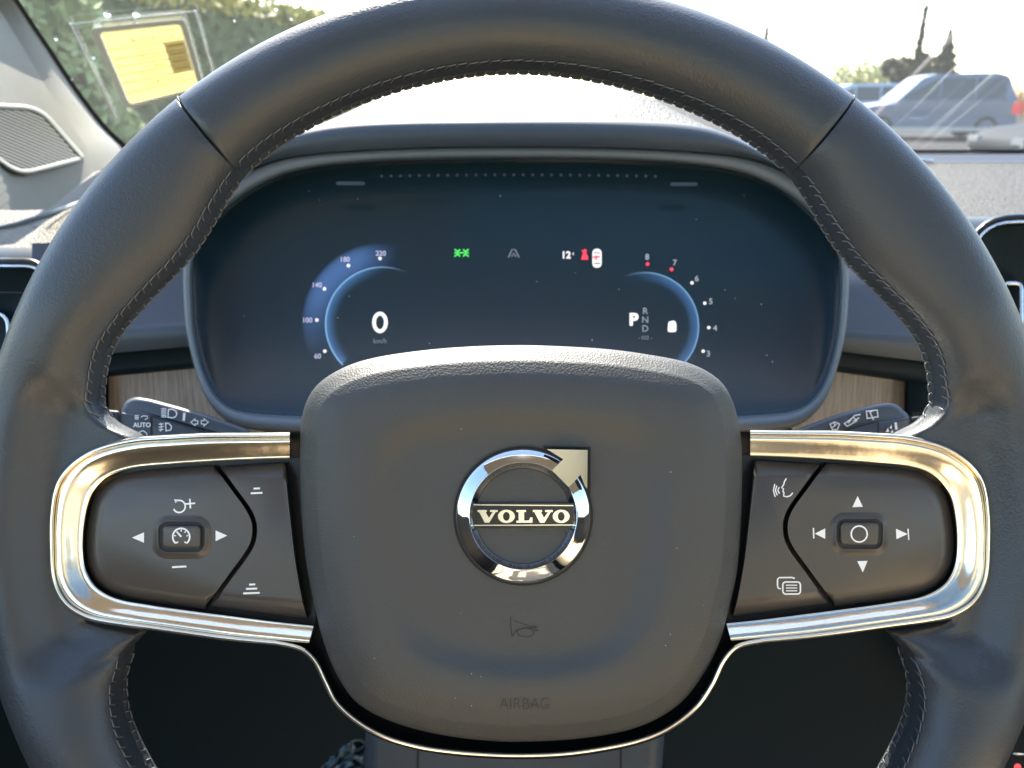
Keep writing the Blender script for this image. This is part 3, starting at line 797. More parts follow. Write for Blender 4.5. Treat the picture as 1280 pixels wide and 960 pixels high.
glow_arc('speed_band', 478, 405, 72, 101, 74, 222, GB, f_band, glass)
glow_arc('speed_glow', 478, 405, 56, 71, 85, 225, GL, lambda u, v: smooth01(u/.3)*v**1.5, glass, dz=lambda x, y: dgl(x, y)-.0010)
glow_arc('speed_line', 478, 405, 70.3, 71.8, 62, 226, GN, lambda u, v: smooth01(u/.25)*.8, glass, dz=lambda x, y: dgl(x, y)-.0011)
glow_arc('rev_glow', 806, 408, 54, 67, 110, -46, GL, lambda u, v: smooth01(u/.35)*v**.8*.75, glass, dz=lambda x, y: dgl(x, y)-.0010)
glow_arc('rev_line', 806, 408, 66.5, 68, 120, -44, GN, lambda u, v: smooth01(u/.3)*.65, glass, dz=lambda x, y: dgl(x, y)-.0011)
mb = MB(); stroke(mb, circle(475, 403, 7.4, 40, ry=11.0), 4.6, dI, closed=True); mb.build('speed_reading', E_WHITE, glass, smooth=False)
mb = MB()
text_polys(mb, 'km/h', 475, 426, 6, dI); mb.build('speed_unit', E_VDIM, glass, smooth=False)
mb = MB()
for s, x, y in (('220', 476, 316.5), ('180', 431, 324), ('140', 396, 356), ('100', 384, 400), ('60', 397, 445)): text_polys(mb, s, x, y, 6, dI, bold=.02)
mb.build('speed_scale', E_LILAC, glass, smooth=False)
mb = MB()
for x, y in ((475, 323), (435.5, 332), (405.5, 361), (396, 400), (406, 439)): prism(mb, circle(x, y, 2.2, 10), dI)
mb.build('speed_dots', E_WHITE, glass, smooth=False)
mb = MB()
for s, x, y in (('8', 809, 321), ('7', 843.5, 328), ('6', 871, 348), ('5', 888.5, 376.5), ('4', 894, 410), ('3', 885.5, 442)): text_polys(mb, s, x, y, 7, dI, bold=.02)
mb.build('rev_scale', E_DIM, glass, smooth=False)
mb = MB()
for x, y in ((865, 353.5), (881, 379), (886, 409.5), (879, 439)): prism(mb, circle(x, y, 2.1, 10), dI)
mb.build('rev_dots', E_WHITE, glass, smooth=False)
mb = MB()
for x, y in ((809.5, 330), (839.5, 336.5)): prism(mb, circle(x, y, 2.3, 10), dI)
mb.build('rev_limit_dots', E_RED, glass, smooth=False)
mb = MB()
text_polys(mb, 'P', 792, 399, 14.5, dI, bold=.045, sx=1.05); mb.build('gear_reading', E_WHITE, glass, smooth=False)
mb = MB()
for s, y in (('R', 388.5), ('N', 399.5), ('D', 410.5)): text_polys(mb, s, 806.5, y, 8, dI, bold=.0)
mb.build('gear_letters', E_DIM, glass, smooth=False)
mb = MB(); text_polys(mb, '- 022 -', 806.5, 422, 4.5, dI)
mb.build('range_marks', E_VDIM, glass, smooth=False)
mb = MB(); prism(mb, roundpoly([(835.5, 402), (843, 400.5), (845.5, 404), (845.5, 415), (834.5, 415)], 2.5, 3), dI); mb.build('fuel_symbol', E_WHITE, glass, smooth=False)
mb = MB()
for s in (-1, 1):
    stroke(mb, [(577+s*2, 311.5), (577+s*5.5, 316), (577+s*2, 320.5)], 1.6, dI)
    for k in (-1, 0, 1): stroke(mb, [(577+s*4.5, 316+k*1.6), (577+s*9, 316+k*4.5)], 1.5, dI)
stroke(mb, [(574, 316), (580, 316)], 1.6, dI)
mb.build('lamp_symbol', E_GREEN, glass, smooth=False)
mb = MB(); stroke(mb, [(635.5, 322), (640, 312), (644, 312), (649, 322)], 1.6, dI); stroke(mb, [(639.5, 321), (642, 316.5), (645, 321)], 1.6, dI); mb.build('lane_symbol', E_VDIM, glass, smooth=False)
mb = MB(); text_polys(mb, '12', 707.5, 318.5, 8.5, dI, bold=.03); text_polys(mb, 'c', 716.5, 316.5, 4, dI, bold=.01); mb.build('temperature_reading', E_WHITE, glass, smooth=False)
mb = MB(); prism(mb, circle(731, 314, 2.6, 10), dI); prism(mb, [(728.5, 317), (733.5, 317), (735.5, 324.5), (726.5, 324.5)], dI); stroke(mb, [(727, 313), (735, 321)], 1.2, lambda x, y: dI(x, y)-.0001); mb.build('seat_belt_warning', E_RED, glass, smooth=False)
mb = MB(); prism(mb, rrect(740.5, 311, 752, 334.5, 5, 4), dI); mb.build('car_symbol', E_WHITE, glass, smooth=False)
mb = MB(); stroke(mb, [(741, 321.5), (750, 321)], 2.2, lambda x, y: dI(x, y)-.0002); stroke(mb, [(745, 319), (745, 325)], 2, lambda x, y: dI(x, y)-.0003); mb.build('seat_mark', E_RED, glass, smooth=False)
mb = MB(); stroke(mb, [(742.5, 329.2), (750, 329.2)], 1.4, lambda x, y: dI(x, y)-.0002); stroke(mb, [(742.5, 316), (750, 316)], 1.2, lambda x, y: dI(x, y)-.0002); mb.build('car_symbol_window', GLASSBLK, glass, smooth=False)

def dust(name, n, x0, y0, x1, y1, dfn, parent, r=.9, seed=1):
    q = random.Random(seed); mb = MB()
    for _ in range(n):
        x, y, k = q.uniform(x0, x1), q.uniform(y0, y1), r*q.uniform(.4, 1.0)
        prism(mb, circle(x, y, k, 6), dd(dfn, -.0003), .0003)
    tag(mb.build(name, ICON, parent, smooth=False), kind='stuff')
dust('dust', 26, 430, 480, 880, 890, pd, pad, .5, 2)
dust('dust', 22, 270, 220, 1020, 500, lambda x, y: dgl(x, y)-.004, glass, .7, 4)

# ================================================================== DASHBOARD
dash = thing('dashboard', 'dark dashboard with sunlit grainy top and grey wood strips behind the steering wheel', 'dashboard', Vector((.3, .6, .8)))
def rows(name, rws, m, x0, x1, nx=24, parent=dash, smooth=True, angle=None):
    """rws: list of (y at x0, y at x1, depth)"""
    mb = MB(); loops = []
    for ya, yb, d in rws:
        loops.append([W(x0+(x1-x0)*i/nx, ya+(yb-ya)*i/nx, d) for i in range(nx+1)])
    mb.loft(loops, closed=False); return mb.build(name, m, parent, smooth, angle=angle)
# faces either side of the cluster: pad, ledge, dark lip
rows('padded_face', [(304, 300, .487), (335, 330, .482), (370, 365, .474), (405, 400, .468), (416, 404, .466)], DASHF, 40, 262)
rows('lower_ledge', [(416, 404, .466), (420, 408, .4645), (434, 421, .466), (450, 431, .470)], HOODM, 40, 262)
rows('dark_lip', [(450, 431, .472), (453, 434, .479), (470, 450, .480), (476, 455, .4815), (480, 459, .495)], DASHD, 40, 262)
rows('padded_face', [(290, 290, .53), (308, 312, .50), (330, 335, .482), (365, 370, .474), (402, 412, .468), (411, 424, .466)], DASHF, 1030, 1240)
rows('lower_ledge', [(411, 424, .466), (415, 428, .4645), (428, 444, .466), (437, 462, .470)], HOODM, 1030, 1240)
rows('dark_lip', [(437, 462, .472), (440, 465, .479), (452, 478, .480), (459, 488, .4815), (463, 492, .495)], DASHD, 1030, 1240)
rows('wood_trim', [(466, 448, .494), (520, 510, .497), (600, 600, .505)], WOOD, 136, 330)
rows('wood_trim', [(448, 470, .494), (510, 520, .497), (600, 600, .505)], WOOD, 990, 1130.5)
# upright dark returns beside the wood
mb = MB(); mb.loft([loop3([(136, 440), (136, 620)], .50), loop3([(132, 440), (132, 620)], .485), loop3([(60, 440), (60, 640)], .50), loop3([(-300, 300), (-300, 700)], .52)], closed=False); mb.build('side_return', DASHD, dash); mb = MB()
mb.loft([loop3([(1131, 440), (1131, 620)], .50), loop3([(1135, 440), (1135, 620)], .485), loop3([(1200, 440), (1200, 640)], .50), loop3([(1600, 420), (1600, 700)], .52)], closed=False)
mb.build('side_return', DASHD, dash)
# lower dashboard and knee panel
mb = MB(); mb.loft([loop3([(-400, 590), (640, 590), (1700, 590)], .51), loop3([(-400, 640), (640, 640), (1700, 640)], .52), loop3([(-400, 760), (640, 760), (1700, 760)], .60), loop3([(-400, 1000), (640, 1000), (1700, 1000)], .62), loop3([(-400, 1500), (640, 1500), (1700, 1500)], .62)], closed=False)
mb.build('knee_panel', DASHD, dash)
# steering column shroud
mb = MB(); slab(mb, roundpoly([(440, 560), (860, 560), (840, 760), (826, 985), (455, 985), (462, 760)], 30), .33, .11, 18, .008, 4)
col = mb.build('column_shroud', HOODM, dash)
for x in (523, 777):
    mb = MB(); stroke(mb, [(x, 800), (x-1, 980)], 2.5, .3296); mb.build('shroud_joint', GROOVE, col, smooth=False)

# dash top (right of and left of the hood, and down to the windshield)
def zt(x, y):
    return 1.098+.030*min(1, max(0, (y-.6)/.32))
mb = MB()
xs = [-.55+.05*i for i in range(40)]
ys = [.52, .55, .6, .66, .72, .8, .86, .9, .935]
def dashpt(x, y):
    z = zt(x, y)
    if y < .6: z -= ((.6-y)/.08)**2*.015
    if x < -.25: z -= 0.0*(-.25-x)
    return Vector((x, y, z))
mb.loft([[dashpt(x, y) for x in xs] for y in ys], closed=False)
mb.build('top_pad', DASHTOP, dash)
mb = MB(); mb.loft([[AtY(x, 203.5, .925) for x in range(900, 1700, 50)], [AtY(x, 200, .935) for x in range(900, 1700, 50)], [AtY(x, 193, .945) for x in range(900, 1700, 50)], [AtY(x, 191, .955) for x in range(900, 1700, 50)]], closed=False)
mb.build('defroster_strip', STALK, dash)
mb = MB(); mb.tube([AtY(x, 200.5, .922) for x in (1140, 1160, 1166)], .002, 6); mb.build('defroster_clip', CHROME, dash)

# dash front under the top on the far right and far left, carrying the vents
def ventring(name, outer, inner, d, lab):
    mb = MB()
    mb.loft([loop3(inset(outer, -9), d+.03), loop3(inset(outer, -9), d+.006), loop3(inset(outer, -5), d), loop3(inset(outer, -1), d+.001), loop3(outer, d+.006)])
    sur = mb.build('vent_surround', GLOSSBLACK, dash)
    mb = MB(); mb.loft([loop3(inset(outer, -1), d+.0012), loop3(inset(outer, 0.5), d-.0008), loop3(inset(outer, 3.0), d-.0006), loop3(inset(outer, 4.5), d+.002), loop3(inset(outer, 5), d+.01)])
    tag(mb.build(name, CHROME, dash), lab)
    mb = MB(); mb.loft([loop3(inset(outer, 4), d+.004), loop3(inset(outer, 8), d+.015)], cap1=True)
    mb.build('vent_throat', DASHD, dash)
    mb = MB(); stroke(mb, inner, 5, d+.008, closed=True, thick=.004); mb.build('vent_handle_ring', CHROME, dash)
ventring('vent_frame', roundpoly([(-190, 331), (54, 331), (66, 380), (70, 600), (-190, 600)], 45, 8), roundpoly([(-60, 391), (10, 391), (12, 520), (-60, 520)], 20, 6), .468, 'bright ring round the air vent at the left edge')
ventring('vent_frame', roundpoly([(1212, 276), (1480, 274), (1480, 640), (1222, 640)], 60, 8), roundpoly([(1254, 354), (1277, 354), (1277, 480), (1254, 480)], 8, 6), .478, 'bright ring round the air vent at the right edge')
mb = MB(); stroke(mb, [(-60, 364), (38, 366)], 1.5, .478); mb.build('vent_slat_edge', STALK, dash)
rows('end_face', [(306, 310, .505), (320, 322, .495), (345, 345, .492), (700, 700, .52)], HOODM, -300, 110)
rows('centre_face', [(271, 271, .525), (276, 276, .515), (300, 300, .505), (900, 900, .56)], HOODM, 1180, 1700)
# console glimpse bottom right: bright strip and red lamp
mb = MB(); mb.tube([W(1266, 942, .42), W(1300, 944, .42)], .0006, 6); mb.build('console_strip', TRIM, dash)
mb = MB(); slab(mb, circle(1272, 959, 4.5, 16), .42, .002); mb.build('hazard_lamp', E_RED, dash, smooth=False)

# ================================================================== WINDSHIELD + PILLAR
def wz(y): return 1.143+(.955-y)*.55
PN = Vector((0, .55, 1)).normalized(); P0 = Vector((0, .955, 1.143))
def G(px, py, off=0):     # point on glass plane (off = metres towards the cabin)
    r = ray(px, py); t = (P0-PN*off-CAM).dot(PN)/r.dot(PN); return CAM+r*t
ws = thing('windshield', 'sloping clear windshield with rain drops and bright glare streaks', 'windshield', Vector((.3, .95, 1.12)))
mb = MB(); nx, ny = 2, 2
corners = [Vector((-.62, .97, wz(.97))), Vector((1.3, .97, wz(.97))), Vector((1.2, .08, wz(.08))), Vector((-.52, .08, wz(.08)))]
mb.add(corners, [(0, 1, 2, 3)])
mb.build('glass_pane', WSGLASS, ws, smooth=False)
FR = [(168, 202), (156, 187), (131, 163), (107, 133), (84, 101), (61, 66), (38, 32), (17, 0), (-40, -90), (-90, -170)]
fr = cr_spline(FR, 40, False)
mb = MB(); o2 = offset_open(fr, 4.5); o3 = offset_open(fr, -3.5)
mb.loft([[G(x, y, .001) for x, y in fr], [G(x, y, .001) for x, y in offset_open(fr, 5.5)]], closed=False)
fritted = mb.build('black_border', RUBBER, ws)
mb = MB(); mb.loft([[G(x, 190.5, .004) for x in range(900, 1700, 40)], [G(x, 187.3, .004) for x in range(900, 1700, 40)]], closed=False)
mb.build('lower_border', RUBBER, ws)
DROP = mat('water_drop', (0.9, 0.92, 0.94), 0.1, spec=.8)
DROP.node_tree.nodes['Principled BSDF'].inputs['Transmission Weight'].default_value = .9
for x, y, r in ((134, 18, 4.5), (170, 18, 4.5), (46, 48, 2.6), (70, 49, 2.2), (117, 72, 2), (89, 99, 1.8), (133, 167, 3.6), (118, 152, 1.6), (345, 12, 2.2), (364, 24, 1.6), (102, 134, 1.4), (293, 26, 1.3),
                (505, 112, 5), (556, 110, 5), (608, 108, 5), (692, 106, 4.5), (722, 110, 4), (760, 110, 5), (548, 116, 3), (615, 118, 4)):
    c = G(x, y, .001); vs = []; fs = []
    k = 10; rr = r*.0006; U = RIGHT; V = PN.cross(RIGHT).normalized()
    loops = []
    for s, h in ((1, 0), (.85, .4), (.5, .7), (.1, .8)):
        loops.append([c + (U*math.cos(2*math.pi*i/k)*1.0 + V*math.sin(2*math.pi*i/k)*(1.2 if math.sin(2*math.pi*i/k) > 0 else .8))*rr*s - PN*h*rr*.7 for i in range(k)])
    mb = MB(); mb.loft(loops, cap1=True); mb.build('raindrop', DROP, ws)

# parking permit pouch on the glass
pouch = thing('permit_pouch', 'clear plastic pouch holding a yellow form stuck to the windshield at upper left', 'pouch', G(190, 80, .003))
def gl(poly, off): return [G(x, y, off) for x, y in poly]
mb = MB(); pp = [(88, 30), (244, 14), (265, 100), (146, 150)]
mb.add(gl(pp, .0033), [(0, 1, 2, 3)]); mb.build('pouch_sheet', POUCH, pouch, smooth=False)
mb = MB()
for a, b, r in (((88, 30), (144, 147), .0012), ((88, 30), (244, 14), .0004), ((244, 14), (268, 103), .0010), ((168, 22), (171, 33), .0009)): mb.tube([G(*a, .004), G(*b, .004)], r, 5)
mb.build('pouch_seam', POUCHEDGE, pouch)
def quad(u, v):   # form corner map: u across, v down
    A, B, C, D = (112, 36), (231, 24), (256, 112), (156, 137)
    return (A[0]*(1-u)*(1-v)+B[0]*u*(1-v)+C[0]*u*v+D[0]*(1-u)*v, A[1]*(1-u)*(1-v)+B[1]*u*(1-v)+C[1]*u*v+D[1]*(1-u)*v)
def qrect(mb, u0, v0, u1, v1, off, r=0):
    mb.add(gl([quad(u0, v0), quad(u1, v0), quad(u1, v1), quad(u0, v1)], off), [(0, 1, 2, 3)])
mb = MB(); P = roundpoly([quad(0, 0), quad(1, 0), quad(1, 1), quad(0, 1)], 9, 5)
PI_ = roundpoly([quad(.075, .055), quad(.945, .055), quad(.945, .965), quad(.075, .965)], 7, 5)
mb.loft([gl(P, .0045), gl(P, .0050), gl(PI_, .0050), gl(PI_, .0045)]); mb.build('pocket_edge', POUCHEDGE, pouch, smooth=False)
mb = MB(); P = roundpoly([quad(.09, .07), quad(.93, .07), quad(.93, .95), quad(.09, .95)], 4, 4)
mb.add(gl(P, .0053), [tuple(range(len(P)))]); form = mb.build('yellow_form', PAPER, pouch, smooth=False)
mb = MB()
for v in (.28, .40, .50, .60, .70, .82): qrect(mb, .09, v-.007, .93, v+.007, .0059)
qrect(mb, .70, .29, .93, .70, .0060)
mb.build('form_ruling', PRINT, form, smooth=False)
mb = MB()
for v in (.34, .45, .55, .65): qrect(mb, .73, v-.018, .90, v+.012, .0063)
mb.build('form_field_names', PAPER, form, smooth=False)
mb = MB()
rng = random.Random(3)
for v, u0, u1, h in ((.20, .35, .82, .05), (.13, .70, .86, .02), (.345, .40, .62, .035), (.45, .38, .62, .04), (.55, .42, .63, .035), (.645, .35, .60, .03), (.76, .35, .85, .04)):
    u = u0
    while u < u1:    # handwritten, seen mirrored through the paper: unreadable short strokes
        w = rng.uniform(.012, .026); pts = [quad(u, v+rng.uniform(-h, h)*.8), quad(u+w*.5, v+rng.uniform(-h, h)*.8), quad(u+w, v+rng.uniform(-h, h)*.6)]
        l = offset_open(pts, .55); r_ = offset_open(pts, -.55)
        mb.add([G(*p, .0062) for p in l+r_[::-1]], [(0, 1, 4, 5), (1, 2, 3, 4)]); u += w+rng.uniform(.006, .03)
mb.build('form_handwriting', PENM, form, smooth=False)

# A pillar trim
pil = thing('pillar_trim', 'pale windshield pillar cover with a speaker grille at left edge', 'pillar trim', W(40, 260, .75))
def dpl(x, y): # depth of pillar face
    return .60+.0016*x-.0004*(y-100)
gedge = [G(x, y, .003) for x, y in fr]
def depth_of(P): return (P-CAM).dot(FWD)
ridge = cr_spline([(118, 215), (108, 185), (86, 152), (64, 118), (47, 90), (28, 58), (5, 20), (-20, -20), (-80, -110), (-130, -180)], 40, False)
outerL = cr_spline([(60, 262), (0, 262), (-60, 250), (-90, 220), (-110, 160), (-130, 100), (-150, 50), (-180, -20), (-220, -100), (-260, -180)], 40, False)
mb = MB(); L0 = gedge; 
L1 = [W(x, y, dpl(x, y)) for x, y in ridge]
mid = [a.lerp(b, .5)+Vector((.004, -.004, .004)) for a, b in zip(L0, L1)]
L2 = [W(x, y, dpl(x, y)-.01) for x, y in mixp(ridge, outerL, .12)]
L3 = [W(x, y, dpl(x, y)-.008) for x, y in outerL]
mb.loft([L0, mid, L1], closed=False)
mb.loft([L1, L2, [W(x, y, dpl(x, y)-.01) for x, y in mixp(ridge, outerL, .5)], L3], closed=False)
mb.build('pillar_cover', PILLAR, pil, angle=25)
bot = [(60, 262), (118, 215), (150, 215), (160, 230), (120, 262), (60, 290), (-40, 310), (-100, 300), (-60, 250), (0, 258)]
mb = MB(); mb.add([W(x, y, .70+.0012*x) for x, y in [(168, 200), (118, 212), (60, 258), (0, 262), (-120, 240), (-120, 300), (0, 296), (70, 268), (110, 250), (170, 215)]], [(0, 1, 8, 9), (1, 2, 7, 8), (2, 3, 6, 7), (3, 4, 5, 6)])
mb.build('pillar_foot', PILLAR, pil)
GR = roundpoly([(-60, 128), (50, 134, 22), (107, 199, 9), (25, 220, 20), (-60, 160)], 12, 6)
from mathutils.bvhtree import BVHTree
_pc = bpy.data.objects['pillar_cover']
BV = BVHTree.FromPolygons([v.co + wloc(_pc) for v in _pc.data.vertices], [tuple(p.vertices) for p in _pc.data.polygons])
def _hit(x, y):
    h = BV.ray_cast(CAM, ray(x, y).normalized()); return h[0]
_a, _b, _c = _hit(5, 135), _hit(98, 198), _hit(5, 212); _n = (_b-_a).cross(_c-_a).normalized()
def dgr(x, y):
    r = ray(x, y); return (_a-CAM).dot(_n)/r.dot(_n)-.008
mb = MB(); mb.loft([loop3(inset(GR, -2), dd(dgr, .006)), loop3(inset(GR, -1), dd(dgr, -.001)), loop3(inset(GR, 2), dd(dgr, -.0015)), loop3(inset(GR, 5), dd(dgr, .0)), loop3(inset(GR, 5.5), dd(dgr, .003))])
mb.build('grille_frame', GRILLE, pil)
mb = MB(); slab(mb, inset(GR, 4.5), dd(dgr, .001), .002); gmesh = mb.build('speaker_grille', GRILLED, pil, smooth=False)
mb = MB()
poly = inset(GR, 5)
def inside(x, y, P):
    c = False; n = len(P)
    for i in range(n):
        x1, y1 = P[i]; x2, y2 = P[(i+1) % n]
        if (y1 > y) != (y2 > y) and x < (x2-x1)*(y-y1)/(y2-y1)+x1: c = not c
    return c
y = 60
while y < 260:
    run = []
    for k in range(200):
        x_ = -50+k; y_ = y+k*.42
        if inside(x_, y_, poly): run.append((x_, y_))
    if len(run) > 4: stroke(mb, run[::6]+[run[-1]], 1.7, dd(dgr, 0), thick=.0008)
    y += 4.1
mb.build('grille_ribs', GRILLE, gmesh, smooth=False)
# left end of the dashboard under the pillar
endp = thing('dash_end_cap', 'light sunlit corner of the dashboard below the speaker grille', 'end cap', W(40, 290, .62))
mb = MB(); mb.add([W(*p) for p in [(-60, 292, .58), (40, 274, .62), (110, 250, .70), (170, 215, .80), (170, 250, .66), (110, 290, .56), (60, 312, .53), (-60, 306, .50)]], [(0, 1, 6, 7), (1, 2, 5, 6), (2, 3, 4, 5)])
mb.build('end_cap_top', DASHTOP, endp)
mb = MB(); mb.tube([W(-40, 295, .575), W(20, 281, .60), W(60, 268, .63), W(105, 252, .69)], .0022, 8); mb.build('end_cap_ridge', FRAME, endp)
mb = MB(); mb.tube([W(42, 284, .595), W(62, 287, .59), W(72, 292, .57)], .0010, 6); mb.tube([W(62, 287, .59), W(86, 283, .60)], .0010, 6); mb.build('defroster_slot', RUBBER, endp)

# ================================================================== CABIN SHELL (seen in reflections, shades the interior)
def panel(name, boxes, m, kind='structure'):
    mb = MB()
    for c, h in boxes: mb.box(c, h)
    return tag(mb.build(name, m, smooth=False), kind=kind)
panel('headliner', [((.37, .03, 1.615), (.80, .05, .012)), ((-.26, -1.01, 1.615), (.17, .99, .012)), ((1.0, -1.01, 1.615), (.17, .99, .012)), ((.37, -1.95, 1.615), (.46, .3, .012))], HEAD)
panel('door_panels', [((-.47, -.3, .72), (.02, 1.25, .36)), ((1.21, -.3, .72), (.02, 1.25, .36)), ((-.45, -.62, 1.34), (.02, .05, .27)), ((1.19, -.62, 1.34), (.02, .05, .27)), ((-.45, -1.9, 1.34), (.02, .25, .27)), ((1.19, -1.9, 1.34), (.02, .25, .27))], DOORM)
panel('rear_panel', [((.37, -2.2, .75), (.85, .02, .42))], DOORM)
panel('cabin_floor', [((.37, -.5, .30), (.85, 1.9, .02))], CARPET)
panel('bulkhead', [((.37, .99, .7), (.95, .01, .40))], DASHD)
mb = MB(); mb.box((.37, -.835, 1.622), (.46, .815, .002)); tag(mb.build('roof_glass', ROOFGLASS, smooth=False), kind='structure')
def rbox(name, c, h, m, parent, tilt=0):
    bm = bmesh.new(); bmesh.ops.create_cube(bm, size=2)
    M = Matrix.Rotation(tilt, 4, 'X')
    for v in bm.verts: v.co = Vector((v.co.x*h[0], v.co.y*h[1], v.co.z*h[2]))
    bmesh.ops.bevel(bm, geom=bm.edges[:], offset=min(h)*.7, segments=4, affect='EDGES', profile=.6)
    for v in bm.verts: v.co = (M @ v.co) + Vector(c)
    vs = [v.co.copy() for v in bm.verts]; fs = [tuple(v.index for v in f.verts) for f in bm.faces]; bm.free()
    return mesh(name, vs, fs, m, parent)
def seat(x, y, label):
    t = thing('car_seat', label, 'seat', (x, y, .35), 'seats behind the wheel')
    rbox('cushion', (x, y, .55), (.25, .27, .09), SEATM, t); rbox('backrest', (x, y-.38, .95), (.24, .08, .34), SEATM, t, R(12)); rbox('headrest', (x, y-.46, 1.38), (.13, .05, .09), SEATM, t, R(8))
seat(0, -.35, 'tan leather seat facing the steering wheel'); seat(.74, -.35, 'tan leather front seat beside the driver seat')
seat(0, -1.35, 'tan leather rear seat behind the driver seat'); seat(.74, -1.35, 'tan leather rear seat behind the passenger seat')

# small crumpled thing low behind the wheel
mb = MB(); rng = random.Random(5); n = 14; loops = []
for i in range(n):
    loops.append([W(404+(470-404)*j/(n-1)+i*(-1.5)+rng.uniform(-2, 2), 925+i*5+rng.uniform(-2, 2)+max(0, (7-j))*4.2, .46+rng.uniform(-.008, .008)-.01*math.sin(j/(n-1)*math.pi)) for j in range(n)])
mb.loft(loops, closed=False)
tag(mb.build('crumpled_plastic', mat('plastic_wrap', (.07, .13, .17), .45), smooth=True, loc=W(430, 960, .46)), 'crumpled pale blue plastic low behind the steering wheel hub', 'plastic wrap')

# ================================================================== OUTSIDE
def big(name, vs, fs, m, kind='structure'):
    return tag(mesh(name, vs, fs, m, None, False), kind=kind)
ASPH = mat('asphalt', (.038, .039, .041), 1.0, spec=.05, bump=('noise', 30, .4, .01), vary=(1.5, .05))
GRASS = mat('lawn', (.11, .15, .045), .9, bump=('noise', 25, .8, .03), vary=(3, .05))
big('ground', [(-400, -60, GZ), (400, -60, GZ), (400, 600, GZ), (-400, 600, GZ)], [(0, 1, 2, 3)], ASPH)
big('lawn', [(-60, 3.5, GZ+.006), (-3.2, 3.5, GZ+.006), (-3.0, 11, GZ+.006), (-60, 11, GZ+.006)], [(0, 1, 2, 3)], GRASS)
def leafm(n, c): return mat(n, c, .7, vary=(2, .1))
LEAF1 = leafm('hedge_leaf', (.06, .10, .025)); LEAF2 = leafm('hedge_leaf_sunlit', (.30, .28, .05)); LEAF3 = leafm('pale_lit_leaf', (.22, .28, .10)); CON = leafm('conifer_leaf', (.03, .05, .028)); BARK = mat('bark', (.07, .05, .04), .9); LEAF4 = leafm('autumn_leaf', (.30, .14, .03))  # sunlight put into the hedge top and pale leaf colours
def leaves(mb, fn, n, size, rng):
    for _ in range(n):
        c = Vector(fn(rng)); a = Vector((rng.gauss(0, 1), rng.gauss(0, 1), rng.gauss(0, 1))).normalized(); b = a.orthogonal().normalized(); b = Quaternion(a, rng.uniform(0, 6.28)) @ b; q = a.cross(b)
        s = size*rng.uniform(.6, 1.4)
        mb.add([c+b*s, c+q*s*.5, c-b*s, c-q*s*.5], [(0, 1, 2, 3)])
rng = random.Random(11)
def gp(px, Y): q = AtY(px, 120, Y); return (q.x, Y, GZ)
def hh(py, Y): return AtY(1100, py, Y).z-GZ
# hedge from near left to farther right
Ha = Vector(gp(219, 10)); Hb = Vector(gp(400, 13.2)); H0 = Ha-(Hb-Ha)*2.2; H1 = Hb+(Hb-Ha)*.12; HD = (H1-H0)
hg = thing('hedge', 'long dark green clipped hedge with yellow sunlight coloured into its top beyond the left glass', 'hedge', H0.lerp(H1, .5))
hn = Vector((HD.y, -HD.x, 0)).normalized()
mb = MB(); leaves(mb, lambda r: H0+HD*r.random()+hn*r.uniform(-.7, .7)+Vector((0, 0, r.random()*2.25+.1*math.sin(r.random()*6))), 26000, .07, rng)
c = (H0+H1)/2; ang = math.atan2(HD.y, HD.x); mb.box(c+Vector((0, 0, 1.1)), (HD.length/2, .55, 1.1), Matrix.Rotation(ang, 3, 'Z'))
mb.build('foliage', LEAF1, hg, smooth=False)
mb = MB(); leaves(mb, lambda r: H0+HD*r.random()+hn*r.uniform(-.7, .7)+Vector((0, 0, 2.15+r.random()*.28)), 9000, .06, rng)  # top leaves coloured as if sunlit
mb.build('foliage_sunlit_top', LEAF2, hg, smooth=False)
sh = thing('added_shrub', 'pale lit green bush, added for a bright patch outside the left pillar', 'added_shrub', (-3.2, 5.2, GZ))  # bush added for a bright patch, light put into its leaf colour
mb = MB()
def shf(r):
    a = r.uniform(0, 6.28); z = r.random(); rad = 1.0*math.sqrt(1-(z*1.0-.35)**2*1.2)*r.uniform(.75, 1.05)
    return (-3.2+.72*rad*math.cos(a), 5.2+.72*rad*math.sin(a), GZ+z*2.1)
leaves(mb, shf, 9000, .07, rng); mb.build('foliage', LEAF3, sh, smooth=False)
mb = MB(); mb.tube([(-3.2, 5.2, GZ), (-3.15, 5.2, GZ+1.3)], .07, 8); mb.build('trunk', BARK, sh)
def tree(name, label, base, h, r, m, conif=False, n=2500, group=None):
    base = Vector(base); t = thing(name, label, 'tree', base, group)
    mb = MB(); mb.tube([base, base+Vector((0, 0, h*.5)), base+Vector((0, 0, h*.9))], lambda u: .03*h*(1-.8*u)+.01, 7)
    for k in range(6): a = k*1.05; z = h*(.35+.08*k); mb.tube([base+Vector((0, 0, z)), base+Vector((math.cos(a)*r*.6, math.sin(a)*r*.6, z+h*.1))], .012*h*.5, 5)
    mb.build('trunk', BARK, t)
    mb = MB()
    if conif:
        def fn(q):
            z = q.random()**1.3; rr = r*(1-z)*(.55+.45*abs(math.sin(z*26)))*math.sqrt(q.random()); a = q.uniform(0, 6.28); return base+Vector((rr*math.cos(a), rr*math.sin(a), h*(.12+.88*z)))
    else:
        cl_ = [(rng.uniform(-.6, .6)*r, rng.uniform(-.6, .6)*r, h*rng.uniform(.45, .85), r*rng.uniform(.3, .5)) for _ in range(12)]
        def fn(q):
            x, y_, z, s = cl_[q.randrange(12)]; v = Vector((q.gauss(0, 1), q.gauss(0, 1), q.gauss(0, 1))).normalized()*s*q.random()**.4; return base+Vector((x, y_, z))+v
    leaves(mb, fn, int(n*1.6), h*.03, rng); mb.build('crown', m, t, smooth=False)
tree('conifer_tree', 'slender pointed conifer above the silver roofed car', gp(1174, 60), hh(38, 60), 1.9, CON, True)
